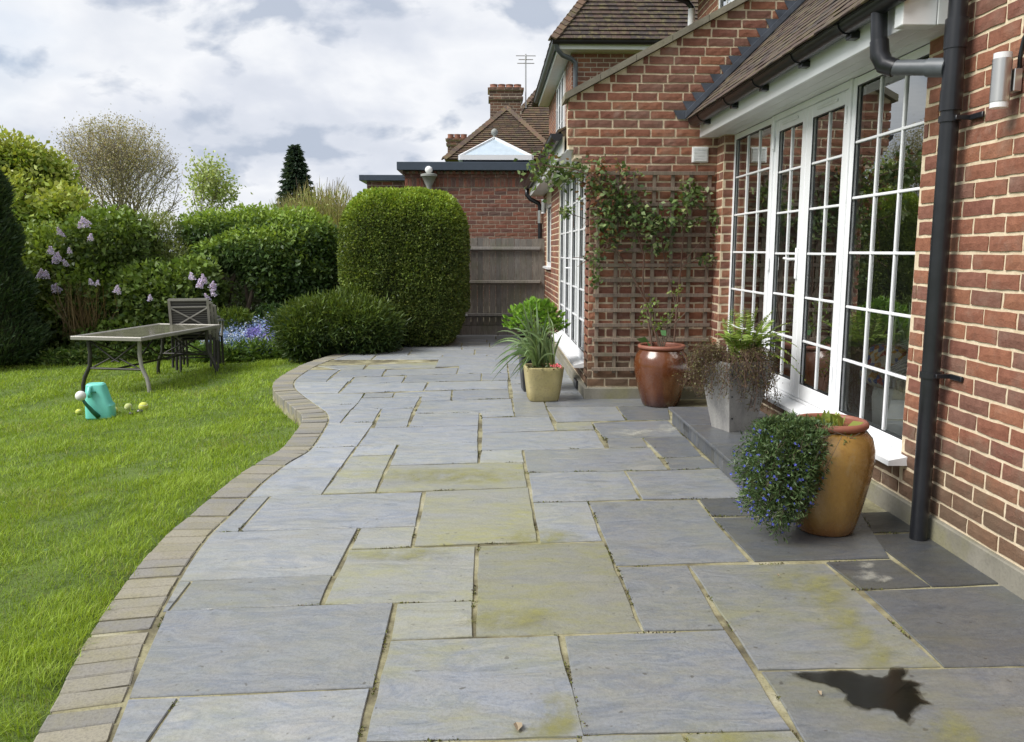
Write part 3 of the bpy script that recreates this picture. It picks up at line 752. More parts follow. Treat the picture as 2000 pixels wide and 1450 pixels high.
# eaves: fascia, soffit, gutter
b = MB(); b.bbox(1.935, 1.955, 3.98, 7.69, 2.425, 2.585, .003); b.build('fascia', M['upvc'], house)
b = MB()
for k in range(3): b.bbox(1.957+k*.084, 1.957+(k+1)*.084-.003, 3.98, 7.69, 2.428, 2.438, .002)
b.build('soffit', M['upvc_dull'], house)
b = MB(); b.bbox(1.90, 2.06, 3.90, 3.978, 2.425, 2.62, .004); b.build('soffit_box', M['upvc'], house)
b = MB(); b.bbox(2.063, 2.178, 3.90, 3.978, 2.427, 2.62, .004); b.build('soffit_box', M['upvc_dull'], house)
def gutter(prof_c, y0, y1, rad, name, mat, x_in, parent=house, deep=1.0):
    cx_, cz_ = prof_c; n = 10; out = []; inn = []
    for k in range(n+1):
        a = math.pi + math.pi*k/n; out.append((cx_+rad*math.cos(a), cz_+rad*deep*math.sin(a))); inn.append((cx_+(rad-.005)*math.cos(a), cz_+(rad-.005)*deep*math.sin(a)))
    m = MB(); m.prism(out + inn[::-1], y0, y1, 'y')
    for yy_ in (y0, y1): m.prism(out, yy_-.004, yy_+.004, 'y')
    m.tube([(cx_-rad, y0, cz_), (cx_-rad, y1, cz_)], .006, 6)
    return m.build(name, M[mat], parent, auto=40)
gut = gutter((1.875, 2.575), 3.87, 7.66, .056, 'gutter', 'black_pvc', 1.93)
for y in (7.35, 6.55, 5.85, 5.12, 4.45):
    m = MB(); pts = []
    for k in range(11):
        a = math.pi*.95 + math.pi*1.05*k/10; pts.append((1.875+.062*math.cos(a), 2.575+.062*math.sin(a)))
    ins = [(1.875+(p[0]-1.875)*.93, 2.575+(p[1]-2.575)*.93) for p in pts]
    m.prism(pts+ins[::-1], y-.022, y+.022, 'y'); m.bbox(1.885, 1.938, y-.03, y+.03, 2.495, 2.53, .003); m.build('gutter_bracket', M['black_pvc'], gut)
# downpipe with its swan neck
dp = MB(); dp.tube([(2.105,3.81,-.01),(2.105,3.81,2.05)], .041, 20); pipe = dp.build('downpipe', M['black_pvc'], house, auto=40)
dp = MB(); dp.tube([(2.105,3.81,2.05),(2.105,3.81,4.6)], .0405, 20); dp.build('downpipe', M['black_pvc'], house, auto=40)
for z0, z1, rr_ in ((2.03,2.12,.048),(2.30,2.43,.049),(2.115,2.30,.045)):
    m = MB(); m.tube([(2.105,3.81,z0),(2.105,3.81,z1)], rr_, 20); m.build('pipe_collar', M['black_pvc'], pipe, auto=40)
for z0 in (.80, 1.98):
    m = MB(); m.tube([(2.105,3.81,z0),(2.105,3.81,z0+.028)], .048, 20); m.bbox(2.10, 2.175, 3.75, 3.765, z0+.004, z0+.024, .002); m.bbox(2.165, 2.178, 3.66, 3.76, z0+.002, z0+.026, .002); m.build('pipe_clip', M['black_pvc'], pipe, auto=40)
sw = MB(); sw.tube([(1.878,4.09,2.53),(1.880,4.088,2.45),(1.884,4.085,2.39)], .038, 16); sw.tube([(1.884,4.085,2.40),(1.888,4.08,2.335),(1.905,4.06,2.285),(1.94,4.025,2.262)], [.043,.045,.045,.043], 16)
sw.build('swan_neck', M['black_pvc'], pipe, smooth=True, auto=50)
sw = MB(); sw.tube([(1.93,4.03,2.265),(2.085,3.835,2.225)], .036, 16); sw.tube([(2.035,3.90,2.238),(2.085,3.838,2.225)], .043, 16); sw.build('branch_pipe', M['grey_pvc'], pipe, auto=50)

# ---- glazing
def leaf(name, y0, y1, z0, z1, cols, rows, X, fw=.05, fd=.06, parent=house, bar=.0165, pane=True):
    """white framed glazed leaf in a plane of constant X, y0 < y1"""
    m = MB(); m.bbox(X, X+fd, y0, y0+fw, z0, z1, .004).bbox(X, X+fd, y1-fw, y1, z0, z1, .004)
    m.bbox(X+.001, X+fd-.001, y0+fw, y1-fw, z1-fw, z1-.001, .004).bbox(X+.001, X+fd-.001, y0+fw, y1-fw, z0+.001, z0+fw*1.25, .004)
    o = m.build(name, M['upvc'], parent)
    a0, a1, b0, b1 = y0+fw, y1-fw, z0+fw*1.25, z1-fw
    s = MB()
    for (p, q) in ((a0, a0+.006), (a1-.006, a1)): s.box(X+.004, X+.012, p, q, b0+.006, b1-.006)
    s.box(X+.004, X+.012, a0, a1, b0, b0+.006).box(X+.004, X+.012, a0, a1, b1-.006, b1); s.build('gasket', M['black_pvc'], o)
    ys = [a0+(a1-a0)*k/cols for k in range(cols+1)]; zs = [b0+(b1-b0)*k/rows for k in range(rows+1)]
    for y in ys[1:-1]: k = MB(); k.bbox(X+.010, X+.032, y-bar/2, y+bar/2, b0, b1, .003); k.build('glazing_bar', M['upvc'], o)
    for z in zs[1:-1]: k = MB(); k.bbox(X+.0085, X+.0335, a0, a1, z-bar/2, z+bar/2, .003); k.build('glazing_bar', M['upvc'], o)
    if pane:
        for i in range(cols):
            for j in range(rows):
                k = MB(); k.add([(X+.021, ys[i]+.004, zs[j]+.004), (X+.021, ys[i]+.004, zs[j+1]-.004), (X+.021, ys[i+1]-.004, zs[j+1]-.004), (X+.021, ys[i+1]-.004, zs[j]+.004)], [(0,1,2,3)]); k.build('pane', M['glass'], o)
    return o
GX = 2.20; B0, B1 = .335, 2.425
leaf('window', 4.13, 5.075, B0, B1, 3, 6, GX)
d1 = leaf('door', 5.112, 5.79, B0+.02, B1-.045, 2, 6, GX+.004, .085, parent=house)
d2 = leaf('door', 5.795, 6.44, B0+.02, B1-.045, 2, 6, GX+.004, .085, parent=house)
leaf('window', 6.478, 7.50, B0, B1, 3, 6, GX)
m = MB()
for y in (5.077, 6.442): m.bbox(GX-.012, GX+.07, y, y+.034, B0, B1, .004)
m.bbox(GX-.008, GX+.068, 5.112, 6.441, B1-.044, B1-.001, .004); m.bbox(GX-.006, GX+.068, 5.112, 6.441, B0+.001, B0+.018, .003); m.build('door_frame', M['upvc'], house)
m = MB(); m.tube([(GX-.004,5.86,1.34),(GX-.045,5.86,1.34),(GX-.05,5.90,1.34),(GX-.048,5.98,1.345)], .009, 8); m.bbox(GX-.010, GX+.003, 5.838, 5.868, 1.20, 1.42, .003); m.build('handle', M['upvc'], d2, auto=50)
for (yv, dd) in ((5.45, d1), (6.12, d2)):
    m = MB(); m.bbox(GX-.008, GX+.003, yv-.16, yv+.16, B1-.095, B1-.075, .003); m.build('trickle_vent', M['upvc_dull'], dd)
for yv, dd in ((5.125, d1), (6.425, d2)):
    for z in (.62, 1.30, 2.22):
        m = MB(); m.tube([(GX-.012,yv,z-.05),(GX-.012,yv,z+.05)], .010, 8); m.build('hinge', M['upvc'], dd)
m = MB(); m.prism([(GX+.05,.334),(GX-.005,.334),(2.085,.312),(2.085,.285),(GX+.05,.285)], 4.115, 7.485, 'y'); m.build('sill', M['upvc'], house)
# room behind the glass
m = MB(); X0, X1, Y0, Y1, Z0, Z1 = GX+.10, 5.6, 3.2, 7.47, .30, 2.5
m.add([(X1,Y0,Z0),(X1,Y1,Z0),(X1,Y1,Z1),(X1,Y0,Z1)], [(0,1,2,3)]).add([(X0,Y0,Z0),(X1,Y0,Z0),(X1,Y0,Z1),(X0,Y0,Z1)], [(0,1,2,3)]).add([(X0,Y1,Z0),(X1,Y1,Z0),(X1,Y1,Z1),(X0,Y1,Z1)], [(0,1,2,3)])
m.add([(X0,Y0,Z1),(X1,Y0,Z1),(X1,Y1,Z1),(X0,Y1,Z1)], [(0,1,2,3)]).build('room_wall', M['room_wall'], house)
m = MB(); m.add([(X0,Y0,Z0),(X1,Y0,Z0),(X1,Y1,Z0),(X0,Y1,Z0)], [(0,1,2,3)]).build('room_floor', M['room_floor'], house)

# ---- wing that carries the trellis: side wall seen at a low angle
SX = .93
wl = MB(); wl.box(SX+.006, SX+.25, 7.73, 8.03, 0, 2.33).box(SX+.006, SX+.25, 11.1, 12.45, 0, 2.33).box(SX+.006, SX+.25, 13.5, 14.2, 0, 2.33)
wl.box(SX+.006, SX+.24, 8.03, 11.1, 0, .27).box(SX+.006, SX+.24, 12.45, 13.5, 0, 1.15).box(SX+.006, SX+.24, 12.45, 13.5, 2.12, 2.33).box(SX+.25, 3.4, 14.0, 14.2, 0, 2.33)
wside = wl.build('wall', M['mortar'], house)
rows = run(TY+.004, 8.03, .11, 2.33, .1, seed=11)
put_bricks(rows, wside, '-x', SX, NEVER)
rows = run(11.1, 12.45, .11, 2.33, .0, seed=12) + run(13.5, 14.2, .11, 2.33, .05, seed=13) + run(8.03, 11.1, .11, .27, 0, seed=14) + run(12.45, 13.5, .11, 1.15, .05, seed=15)
put_bricks(rows, wside, '-x', SX, NEVER)
for k, (a, b_) in enumerate(((8.03,8.78),(8.79,9.54),(9.57,10.32),(10.34,11.09))):
    o = leaf('window' if k in (0, 3) else 'door', a, b_, .30, 2.30, 2, 6, SX+.02, .06, bar=.018)
    if k == 2: m = MB(); m.tube([(SX+.015,9.63,1.2),(SX-.03,9.63,1.2),(SX-.03,9.75,1.2)], .009, 8); m.build('handle', M['upvc'], o, auto=50)
m = MB(); m.prism([(SX+.08,.299),(SX,.299),(SX-.09,.275),(SX-.09,.25),(SX+.08,.25)], 8.02, 11.11, 'y'); m.build('sill', M['upvc'], house)
leaf('window', 12.45, 13.5, 1.16, 2.12, 2, 1, SX+.02, .05)
m = MB(); m.prism([(SX+.05,1.16),(SX-.05,1.15),(SX-.05,1.12),(SX+.05,1.12)], 12.43, 13.52, 'y'); m.build('sill', M['upvc'], house)
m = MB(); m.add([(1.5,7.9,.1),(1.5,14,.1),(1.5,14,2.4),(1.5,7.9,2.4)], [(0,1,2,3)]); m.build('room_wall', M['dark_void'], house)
m = MB(); m.bbox(.70,.72,TY+.26,14.2,2.31,2.47,.003); m.build('fascia', M['upvc_dull'], house)
m = MB(); m.bbox(.722,.928,TY+.03,14.2,2.315,2.327,.003); m.build('soffit', M['upvc_dull'], house)
g2 = gutter((.645, 2.49), 7.94, 14.22, .058, 'gutter', 'black_pvc', .7, deep=1.15)
m = MB(); m.tube([(.645,14.1,2.44),(.645,14.1,2.33),(.70,14.08,2.26),(.84,14.05,2.19),(.865,14.05,2.13),(.865,14.05,2.05)], .036, 12); m.build('swan_neck', M['black_pvc'], g2, smooth=True)
m = MB(); m.tube([(.865,14.05,-.01),(.865,14.05,1.86)], .036, 12); dpw = m.build('downpipe', M['black_pvc'], house, auto=40)
m = MB(); m.tube([(.865,14.05,1.86),(.865,14.05,2.07)], .042, 12); m.build('pipe_collar', M['steel'], dpw, auto=40)
# wing roof behind the raked coping
m = MB(); m.prism([(.69,2.52),(3.6,2.52+2.91*.532),(3.6,2.40+2.91*.532),(.74,2.44)], TY+.32, 14.3, 'y'); rw = m.build('roof', M['tile'], house)
def tiling(p0, eave_dir, up_dir, n_rows, gauge, length_fn, width, parent, mat, seed, name='tiling', thick=.012):
    """rows of overlapping tiles on a sloping plane, joined: p0 left end of the eave"""
    r = random.Random(seed); m = MB(); e = Vector(eave_dir).normalized(); u = Vector(up_dir).normalized(); nrm = e.cross(u).normalized()
    if nrm.z < 0: nrm = -nrm
    for i in range(n_rows):
        a, b = length_fn(i*gauge); s = a - (width/2 if i % 2 else 0)
        while s < b:
            x0, x1 = max(s, a)+.002, min(s+width, b)-.002
            if x1-x0 > .02:
                lo, hi = thick + r.uniform(-.003,.005), .002; base = Vector(p0) + u*(i*gauge)
                A = [base+e*x0-u*.02+nrm*.002, base+e*x1-u*.02+nrm*.002, base+e*x1+u*gauge+nrm*.0, base+e*x0+u*gauge]
                T = [base+e*x0-u*.02+nrm*(lo+.02), base+e*x1-u*.02+nrm*(lo+.02), base+e*x1+u*gauge+nrm*(hi+.012), base+e*x0+u*gauge+nrm*(hi+.012)]
                m.add(A+T, [(0,1,2,3),(7,6,5,4),(0,4,5,1),(1,5,6,2),(2,6,7,3),(3,7,4,0)])
            s += width
    o = m.build(name, M[mat], parent); tag(o, kind='stuff'); return o
tiling((.69, TY+.32, 2.525), (0,1,0), (1,0,.532), 24, .12, lambda t: (0, 6.2), .17, rw, 'tile', 31)

# ---- upper storey: near corner with its eaves
wl = MB(); wl.box(2.499, 3.2, 8.02, 8.25, 3.0, 4.42).box(2.496, 3.2, 9.3, 10.2, 3.0, 4.42).box(2.496, 3.2, 8.25, 9.3, 3.0, 3.3).box(2.496,3.2,8.25,9.3,4.3,4.42); wu = wl.build('wall', M['mortar'], house)
put_bricks(run(8.02, 8.25, 3.0, 4.42, 0, seed=41)+run(9.3, 10.2, 3.0, 4.42, .1, seed=42)+run(8.25,9.3,3.0,3.3,0,seed=43), wu, '-x', 2.49, NEVER)
leaf('window', 8.25, 8.77, 3.3, 4.3, 2, 3, 2.50, .05, bar=.018); leaf('window', 8.78, 9.3, 3.3, 4.3, 2, 3, 2.50, .05, bar=.018)
m = MB(); m.bbox(2.16, 2.492, 8.02, 10.5, 4.42, 4.44, .003); m.build('soffit', M['upvc_dull'], house)
m = MB(); m.bbox(2.14, 2.158, 8.02, 10.5, 4.42, 4.60, .003); m.build('fascia', M['upvc'], house)
g3 = gutter((2.085, 4.58), 8.02, 10.52, .056, 'gutter', 'black_pvc', 2.1)
m = MB(); m.tube([(2.09,10.1,4.53),(2.10,10.1,4.44),(2.14,10.13,4.38),(2.36,10.2,4.33),(2.42,10.2,4.26),(2.42,10.2,3.2)], .036, 12); m.tube([(2.09,10.1,4.56),(2.09,10.1,4.46)], .05, 12)
m.build('downpipe', M['black_pvc'], g3, smooth=True, auto=50)
m = MB(); m.tube([(2.42,10.19,4.02),(2.42,10.19,4.24)], .043, 12); m.build('pipe_collar', M['clear_plastic'], g3, auto=50)
m = MB(); m.prism([(2.06,4.62),(3.6,6.0),(3.6,5.8),(2.2,4.60)], 8.02, 10.5, 'y'); m.build('roof', M['tile'], house)

# ---- far two-storey block with a hipped roof
FX, FY = 1.50, 15.4
wl = MB(); wl.box(FX+.006, 6, FY+.006, 21.0, 2.0, 5.0); wf = wl.build('wall', M['mortar_far'], house)
put_bricks(run(FX, 4.6, 2.6, 5.0, 0, seed=51), wf, '-y', FY, NEVER, 'brick')
put_bricks(run(FY, 16.55, 2.6, 5.0, .1, seed=52)+run(18.4, 21.0, 2.6, 5.0, .1, seed=53)+run(16.55,18.4,2.6,3.5,0,seed=54), wf, '-x', FX, NEVER, 'brick')
for k in range(3): leaf('window', 16.56+k*.61, 16.56+k*.61+.60, 3.5, 4.85, 2, 3, FX-.03, .05, bar=.02, pane=True)
m = MB(); m.bbox(1.26,1.50,15.16,21.0,4.93,4.96,.003).bbox(1.5,5.2,15.16,15.40,4.93,4.96,.003); m.build('soffit', M['upvc_dull'], house)
m = MB(); m.bbox(1.245,1.26,15.145,21.0,4.93,5.05,.003).bbox(1.26,5.2,15.145,15.16,4.93,5.05,.003); m.build('fascia', M['upvc_dull'], house)
g4 = gutter((1.185, 5.06), 15.1, 21.0, .058, 'gutter', 'grey_pvc', 1.2)
m = MB(); n_ = 10; out = [(15.085+.058*math.cos(math.pi+math.pi*k/n_), 5.06+.058*math.sin(math.pi+math.pi*k/n_)) for k in range(n_+1)]
m.prism(out, 1.13, 5.2, 'x'); m.build('gutter', M['black_pvc'], house, auto=40)
m = MB(); m.tube([(1.2,15.12,5.02),(1.22,15.14,4.93),(1.32,15.2,4.84),(1.50,15.32,4.80),(1.57,15.33,4.74),(1.57,15.34,4.6),(1.57,15.34,3.2)], .042, 12); m.build('downpipe', M['grey_pvc'], house, smooth=True, auto=50)
HS = 1.4; hp = 2.4
m = MB(); e0, e1, h0, h1 = Vector((1.15,15.05,5.08)), Vector((5.95,15.05,5.08)), Vector((1.15,22,5.08)), Vector((5.95,22,5.08)); ap0, ap1 = Vector((3.55,17.45,5.08+hp*HS)), Vector((3.55,19.6,5.08+hp*HS))
m.add([e0,e1,h1,h0,ap0,ap1], [(0,1,4),(1,2,5,4),(2,3,5),(3,0,4,5),(3,2,1,0)]); rfh = m.build('roof', M['tile'], house)
sl_len = math.hypot(1, HS)
tiling(e0, (1,0,0), (0,1,HS), 40, .105, lambda t: (t/sl_len, 4.8-t/sl_len), .17, rfh, 'tile', 61, thick=.02)
tiling(e0, (0,1,0), (1,0,HS), 40, .105, lambda t: (t/sl_len, 6.9-t/sl_len), .17, rfh, 'tile', 62, thick=.02)
bon = MB(); bon.prism([(-.10,-.02),(0,.055),(.10,-.02),(.07,-.04),(0,.02),(-.07,-.04)], -.10, .13, 'x')
bon_me = bon.mesh('bonnet_tile', M['tile_old'])
for i in range(34):
    p = e0 + (ap0-e0)*((i+.3)/38); o = link('bonnet_tile', bon_me, rfh, p + Vector((0,0,.03))); o.rotation_euler = (0, -.62, math.pi/4)
# wall vent
m = MB(); v0, v1 = 1.875, 2.025
m.bbox(v0, v1, TY-.02, TY+.01, 2.205, 2.345, .003); vent = m.build('wall_vent', M['upvc_dull'], house)
for k in range(9): m = MB(); m.bbox(v0+.012, v1-.012, TY-.028, TY-.019, 2.218+k*.0135, 2.218+k*.0135+.007, .001); m.build('louvre', M['upvc'], vent)
# air brick in the wing plinth
m = MB(); m.bbox(.875, .905, 8.15, 8.42, .015, .095, .004); ab = m.build('air_brick', M['black_pvc'], house)
# step in front of the french doors
step = MB(); step.box(1.50, WX-.02, 4.62, 6.50, -.01, .118); step = step.build('doorstep', M['bedding']); tag(step, 'low slate doorstep below the white french doors', 'step')
k = 0
for (a, b_) in ((4.60,5.20),(5.205,5.83),(5.835,6.53)):
    m = MB(); m.bbox(1.455, WX-.024, a, b_-.004, .119, .141, .004); o = m.build('tread_slab', M['slab'], step); o.color = (.16+.03*k, .04, .0, 1); k += 1
for j in range(9):
    a = 4.62+j*.209; m = MB(); m.bbox(1.484, 1.498, a+.003, a+.206, .004, .116, .002); o = m.build('riser_tile', M['slab'], step); o.color = (.12+.04*(j % 3), .05, .0, 1)
for j in range(3):
    a = 1.51+j*.215; m = MB(); m.bbox(a, a+.21, 6.502, 6.516, .004, .116, .002); o = m.build('riser_tile', M['slab'], step); o.color = (.3, .05, 0, 1)
m = MB()
for j in range(4): m.bbox(1.4835, 1.485, 5.95+j*.045, 5.975+j*.045, .05, .10, .0005)
m.build('riser_vent', M['black_pvc'], step)

# ---- wall lights
def wall_light(loc, label, cable):
    t = thing('wall_light', label, 'wall light', loc)
    m = MB(); m.tube([(-.075,0,-.085),(-.075,0,.085)], .037, 24); m.build('cylinder_shade', M['steel'], t, auto=40)
    for s in (-1, 1): m = MB(); m.tube([(-.075,0,s*.085),(-.075,0,s*.108)], .035, 24); m.build('lens', M['clear_plastic'], t, auto=40)
    m = MB(); m.bbox(-.036, -.002, -.026, .026, -.045, .045, .003); m.build('back_plate', M['steel'], t)
    if cable: m = MB(); m.tube([(-.012,-.015,.045),(-.016,-.02,.09),(-.012,-.03,.16),(-.006,-.05,.19),(.0,-.06,.17)], .009, 8); m.build('cable', M['black_pvc'], t, smooth=True)
    return t
wall_light((WX-.003, 3.44, 2.09), 'brushed steel cylinder wall light beside the downpipe on the near brick wall', True)
wall_light((SX-.003, 12.95, 2.08), 'small steel cylinder wall light far along the side wall above a window', False)
# ================================================================ fence
fence = wthing('fence', 'weathered grey close-board timber fence at the end of the patio', 'fence', (-.8, 13.7, 0))
r = random.Random(2); FYY = 13.75
x = -2.6
while x < .86:
    wd = r.uniform(.095, .112); m = MB(); t = r.uniform(0, .006)
    m.bbox(x, x+wd-.004, FYY+t, FYY+.016+t, .16, 1.60+r.uniform(-.012,.012), .002); m.build('board', M['fence'], fence); x += wd
x = -2.6
for (a, b) in ((-2.6,-.50),(-.49,.85)):
    for z in (.33, .88, 1.43):
        m = MB(); m.prism([(FYY-.006, z+.035), (FYY-.055, z+.028), (FYY-.062, z-.01), (FYY-.006, z-.035)], a, b, 'x'); m.build('rail', M['fence'], fence)
    m = MB(); m.bbox(a, b, FYY-.03, FYY+.01, -.05, .155, .004); m.build('gravel_board', M['fence'], fence)
for xx in (-2.6, -.55): m = MB(); m.bbox(xx, xx+.09, FYY-.09, FYY-.064, -.1, .42 if xx > -1 else 1.5, .004); m.build('post', M['fence'], fence)
for z in (.33, .88, 1.43): m = MB(); m.bbox(-.47, -.36, FYY-.066, FYY-.062, z-.008, z+.026, .001); m.build('rail_bracket', M['steel'], fence)

# ================================================================ neighbour's house beyond the fence
nh = wthing('neighbour_house', 'neighbour brick house with flat-roofed extension, old tiled roof and chimneys behind the fence', 'house', (0, 18, 0))
NY = 16.3
m = MB(); m.box(-1.624, 1.46, NY+.006, 18.2, 0, 2.92); nw = m.build('wall', M['mortar_far'], nh)
put_bricks(run(-1.63, 1.46, .3, 2.54, 0, .0805, .232, .012, 71)+run(-1.63, 1.46, 2.80, 2.88, .1, .0805, .232, .012, 72)+run(-1.63,1.46,2.54,2.61,.1,.07,.232,.012,75), nw, '-y', NY, NEVER, 'brick_far')
put_bricks(run(-1.63, 1.46, 2.62, 2.80, 0, .18, .075, .012, 73), nw, '-y', NY-.012, NEVER, 'brick_far', stuff='soldier_course')
m = MB(); m.box(-1.66, 1.46, NY-.02, NY+.03, 2.80, 2.805)
for k in range(26): m.box(-1.66+k*.12, -1.60+k*.12, NY-.05, NY+.02, 2.865, 2.925)
tag(m.build('dentil_course', M['brick_far'], nh), kind='stuff')
m = MB(); m.bbox(-1.76, 1.46, NY-.16, 18.3, 2.93, 3.085, .006); m.build('flat_roof', M['blue_fascia'], nh)
m = MB(); m.box(-2.75, -1.7, 19.0, 21, 0, 2.95); m.build('wall', M['mortar_far'], nh)
put_bricks(run(-2.75, -1.7, 2.3, 2.94, 0, seed=74), nh.children[-1], '-y', 18.99, NEVER, 'brick_far')
m = MB(); m.bbox(-2.9, -1.6, 18.85, 21, 2.955, 3.08, .006); m.build('flat_roof', M['blue_fascia'], nh)
# grey rainwater hopper and the white globe over it
hx = AY(839, 345, NY)[0]
m = MB(); m.lathe([(.05,0),(.05,.12),(.09,.2),(.14,.30),(.16,.31),(.16,.35),(.12,.36)], 16, (hx, NY-.16, 2.50)); m.tube([(hx,NY-.10,0),(hx,NY-.10,2.52)], .045, 10); m.build('rain_hopper', M['stone_grey'], nh, auto=40)
m = MB(); m.lathe([(.001,-.075)]+[(.075*math.cos(a),.075*math.sin(a)) for a in np.linspace(-1.4,1.4,9)]+[(.001,.075)], 16, (hx, NY-.17, 2.93)); m.build('globe', M['white_glass'], nh, smooth=True)
# roof lantern
LY = 17.4; a = AY(899, 306, LY); b = AY(1038, 306, LY); c = AY(966, 270, LY+.6)
base = [Vector((a[0], LY-.1, 3.08)), Vector((b[0], LY-.1, 3.08)), Vector((b[0], LY+1.3, 3.08)), Vector((a[0], LY+1.3, 3.08))]; top = Vector((c[0], LY+.6, c[2])); lo = a[2]
base = [Vector((p.x, p.y, lo)) for p in base]
m = MB(); m.add([*base, top], [(0,1,4),(1,2,4),(2,3,4),(3,0,4)]); ln = m.build('roof_lantern', M['glass_lantern'], nh)
for p in base: m = MB(); m.bar(p, top, .05, .05); m.build('lantern_bar', M['upvc'], ln)
for p, q in ((0,1),(1,2),(2,3),(3,0)): m = MB(); m.bar(base[p]-Vector((0,0,.03)), base[q]-Vector((0,0,.03)), .08, .10); m.build('lantern_kerb', M['upvc'], ln)
m = MB(); m.box(a[0]+.05, b[0]-.05, LY, LY+1.2, 3.0, lo-.05); m.build('lantern_upstand', M['blue_fascia'], nh)
m = MB(); m.lathe([(.05,-.03),(.03,.02),(.03,.05)]+[(.075*math.cos(t),.12+.075*math.sin(t)) for t in np.linspace(-1.2,1.5,9)], 14, (top.x, top.y, top.z)); m.build('finial', M['stone_grey'], nh, smooth=True)
# pitched roofs
def hip(pts, faces, mat='tile_old'): m = MB(); m.add(pts, faces); return m.build('roof', M[mat], nh)
eL, eR, ap = Vector(AY(868,312,22)), Vector(AY(1100,312,22)), Vector(AY(990,212,24.2))
bk = Vector((0, 5, 0)); rA = hip([eL, eR, eR+bk, eL+bk, ap, ap+Vector((0,3,0))], [(0,1,4),(1,2,5,4),(2,3,5),(3,0,4,5)])
Wd = (eR-eL).length; up = (ap-(eL+eR)/2); n_r = int(up.length/.11); fr = (ap-eL).dot((eR-eL).normalized())/Wd
tiling(eL, (eR-eL), up - (eR-eL).normalized()*up.dot((eR-eL).normalized()), n_r, .11, lambda t: (Wd*fr*t/up.length, Wd*(1-(1-fr)*t/up.length)), .18, rA, 'tile_old', 81, thick=.03)
for (p, q) in ((eL, ap), (eR, ap)):
    for i in range(18):
        z_ = p+(q-p)*((i+.4)/18); o = link('bonnet_tile', bon_me, rA, z_+Vector((0,-.03,.03))); o.rotation_euler = (0, -.5, math.pi/4 if p is eL else math.pi*3/4)
eL2, eR2, ap2, ap3 = Vector(AY(935,312,26)), Vector(AY(1300,312,26)), Vector(AY(1082,140,29)), Vector(AY(1300,140,29))
rB = hip([eL2, eR2, eR2+bk*2, eL2+bk*2, ap2, ap3], [(0,1,5,4),(1,2,5),(2,3,4,5),(3,0,4)])
e_ = (eR2-eL2).normalized(); up2 = (ap2-eL2); fr2 = up2.dot(e_); upp = up2-e_*fr2
tiling(eL2, e_, upp, int(upp.length/.11), .11, lambda t: (fr2*t/upp.length, (eR2-eL2).length-.1), .18, rB, 'tile_old', 82, thick=.03)
for i in range(26):
    z_ = eL2+(ap2-eL2)*((i+.4)/26); o = link('bonnet_tile', bon_me, rB, z_+Vector((0,-.03,.03))); o.rotation_euler = (0, -.5, math.pi/4)
def chimney(x0, x1, y0, y1, Y, pots, potpx, seed):
    a, b = AY(x0, y1, Y), AY(x1, y0, Y); X0, X1, z0, z1 = a[0], b[0], a[2], b[2]; d = (X1-X0)
    m = MB(); m.box(X0+.006, X1-.006, Y+.006, Y+d*.7, z0-1.5, z1); ch = m.build('chimney', M['mortar_far'], nh)
    h = (z1-z0); steps = [(z0-.6, z1-h*.36, 0), (z1-h*.36, z1-h*.26, .05), (z1-h*.26, z1-h*.08, .02), (z1-h*.08, z1, .07)]
    for k, (p, q, o_) in enumerate(steps):
        mm = MB(); mm.box(X0-o_+.006, X1+o_-.006, Y-o_+.008, Y+d*.7+o_, p, q); mm.build('chimney_core', M['mortar_far'], ch)
        put_bricks(run(X0-o_, X1+o_, p, q, .06*k, .08, .23, .015, seed+k), ch, '-y', Y-o_, NEVER, 'brick_dark', stuff='chimney_brickwork')
    for k in range(pots):
        px = X0 + (X1-X0)*(k+.5)/pots; hh = potpx*Y/1600
        mm = MB(); mm.lathe([(.11,0),(.13,.06),(.105,hh*.7),(.12,hh*.92),(.12,hh),(.08,hh),(.08,hh-.1)], 12, (px, Y+d*.3, z1)); mm.build('chimney_pot', M['terracotta'], ch, auto=40)
    return ch, X1, z1
ch1, cx1, cz1 = chimney(957, 1019, 172, 236, 25.5, 4, 9, 91)
chimney(874, 912, 272, 305, 31, 3, 10, 95)
A0, A1 = Vector(AY(1027, 172, 26)), Vector(AY(1027, 106, 26))
m = MB(); m.tube([A0-Vector((0,0,.6)), A1], .022, 6)
for k, wd in ((.05,.30),(.16,.22),(.27,.26)): m.tube([A1-Vector((wd,0,k)), A1-Vector((-wd,0,k))], .014, 5)
m.tube([A1-Vector((0,.4,.16)), A1+Vector((0,.4,-.16))], .014, 5); m.build('aerial', M['steel'], nh)

# ================================================================ garden furniture
def metal(name, col, rough=.45): return plain(name, col, rough, .35, vary=.12)
M['table_frame'] = metal('taupe_painted_metal', (.30,.285,.255)); M['dark_frame'] = metal('dark_bronze_metal', (.055,.052,.047)); M['sling'] = None
M['table_glass'] = plain('mottled_table_glass', (.17,.165,.12), .12, vary=.25)
n = NT('sling_fabric'); wv = n.n('ShaderNodeTexWave', wave_type='BANDS', bands_direction='Z'); n.l(n.coord(), wv.inputs['Vector']); wv.inputs['Scale'].default_value = 11.0
n.set(Base_Color=n.mix(n.ramp(wv.outputs[0], [(.35, 0.0), (.6, 1.0)]), (.03,.028,.027), (.125,.12,.11)), Roughness=.8); M['sling'] = n.m
tx, ty = -4.065, 9.93; tz = float(lawn_z(np.array(tx), np.array(ty))); tt = .46 - tz
table = thing('garden_table', 'rectangular taupe metal patio table with mottled glass top on the lawn', 'table', (tx, ty, tz), R(-12))
hw, hl = .44, .83
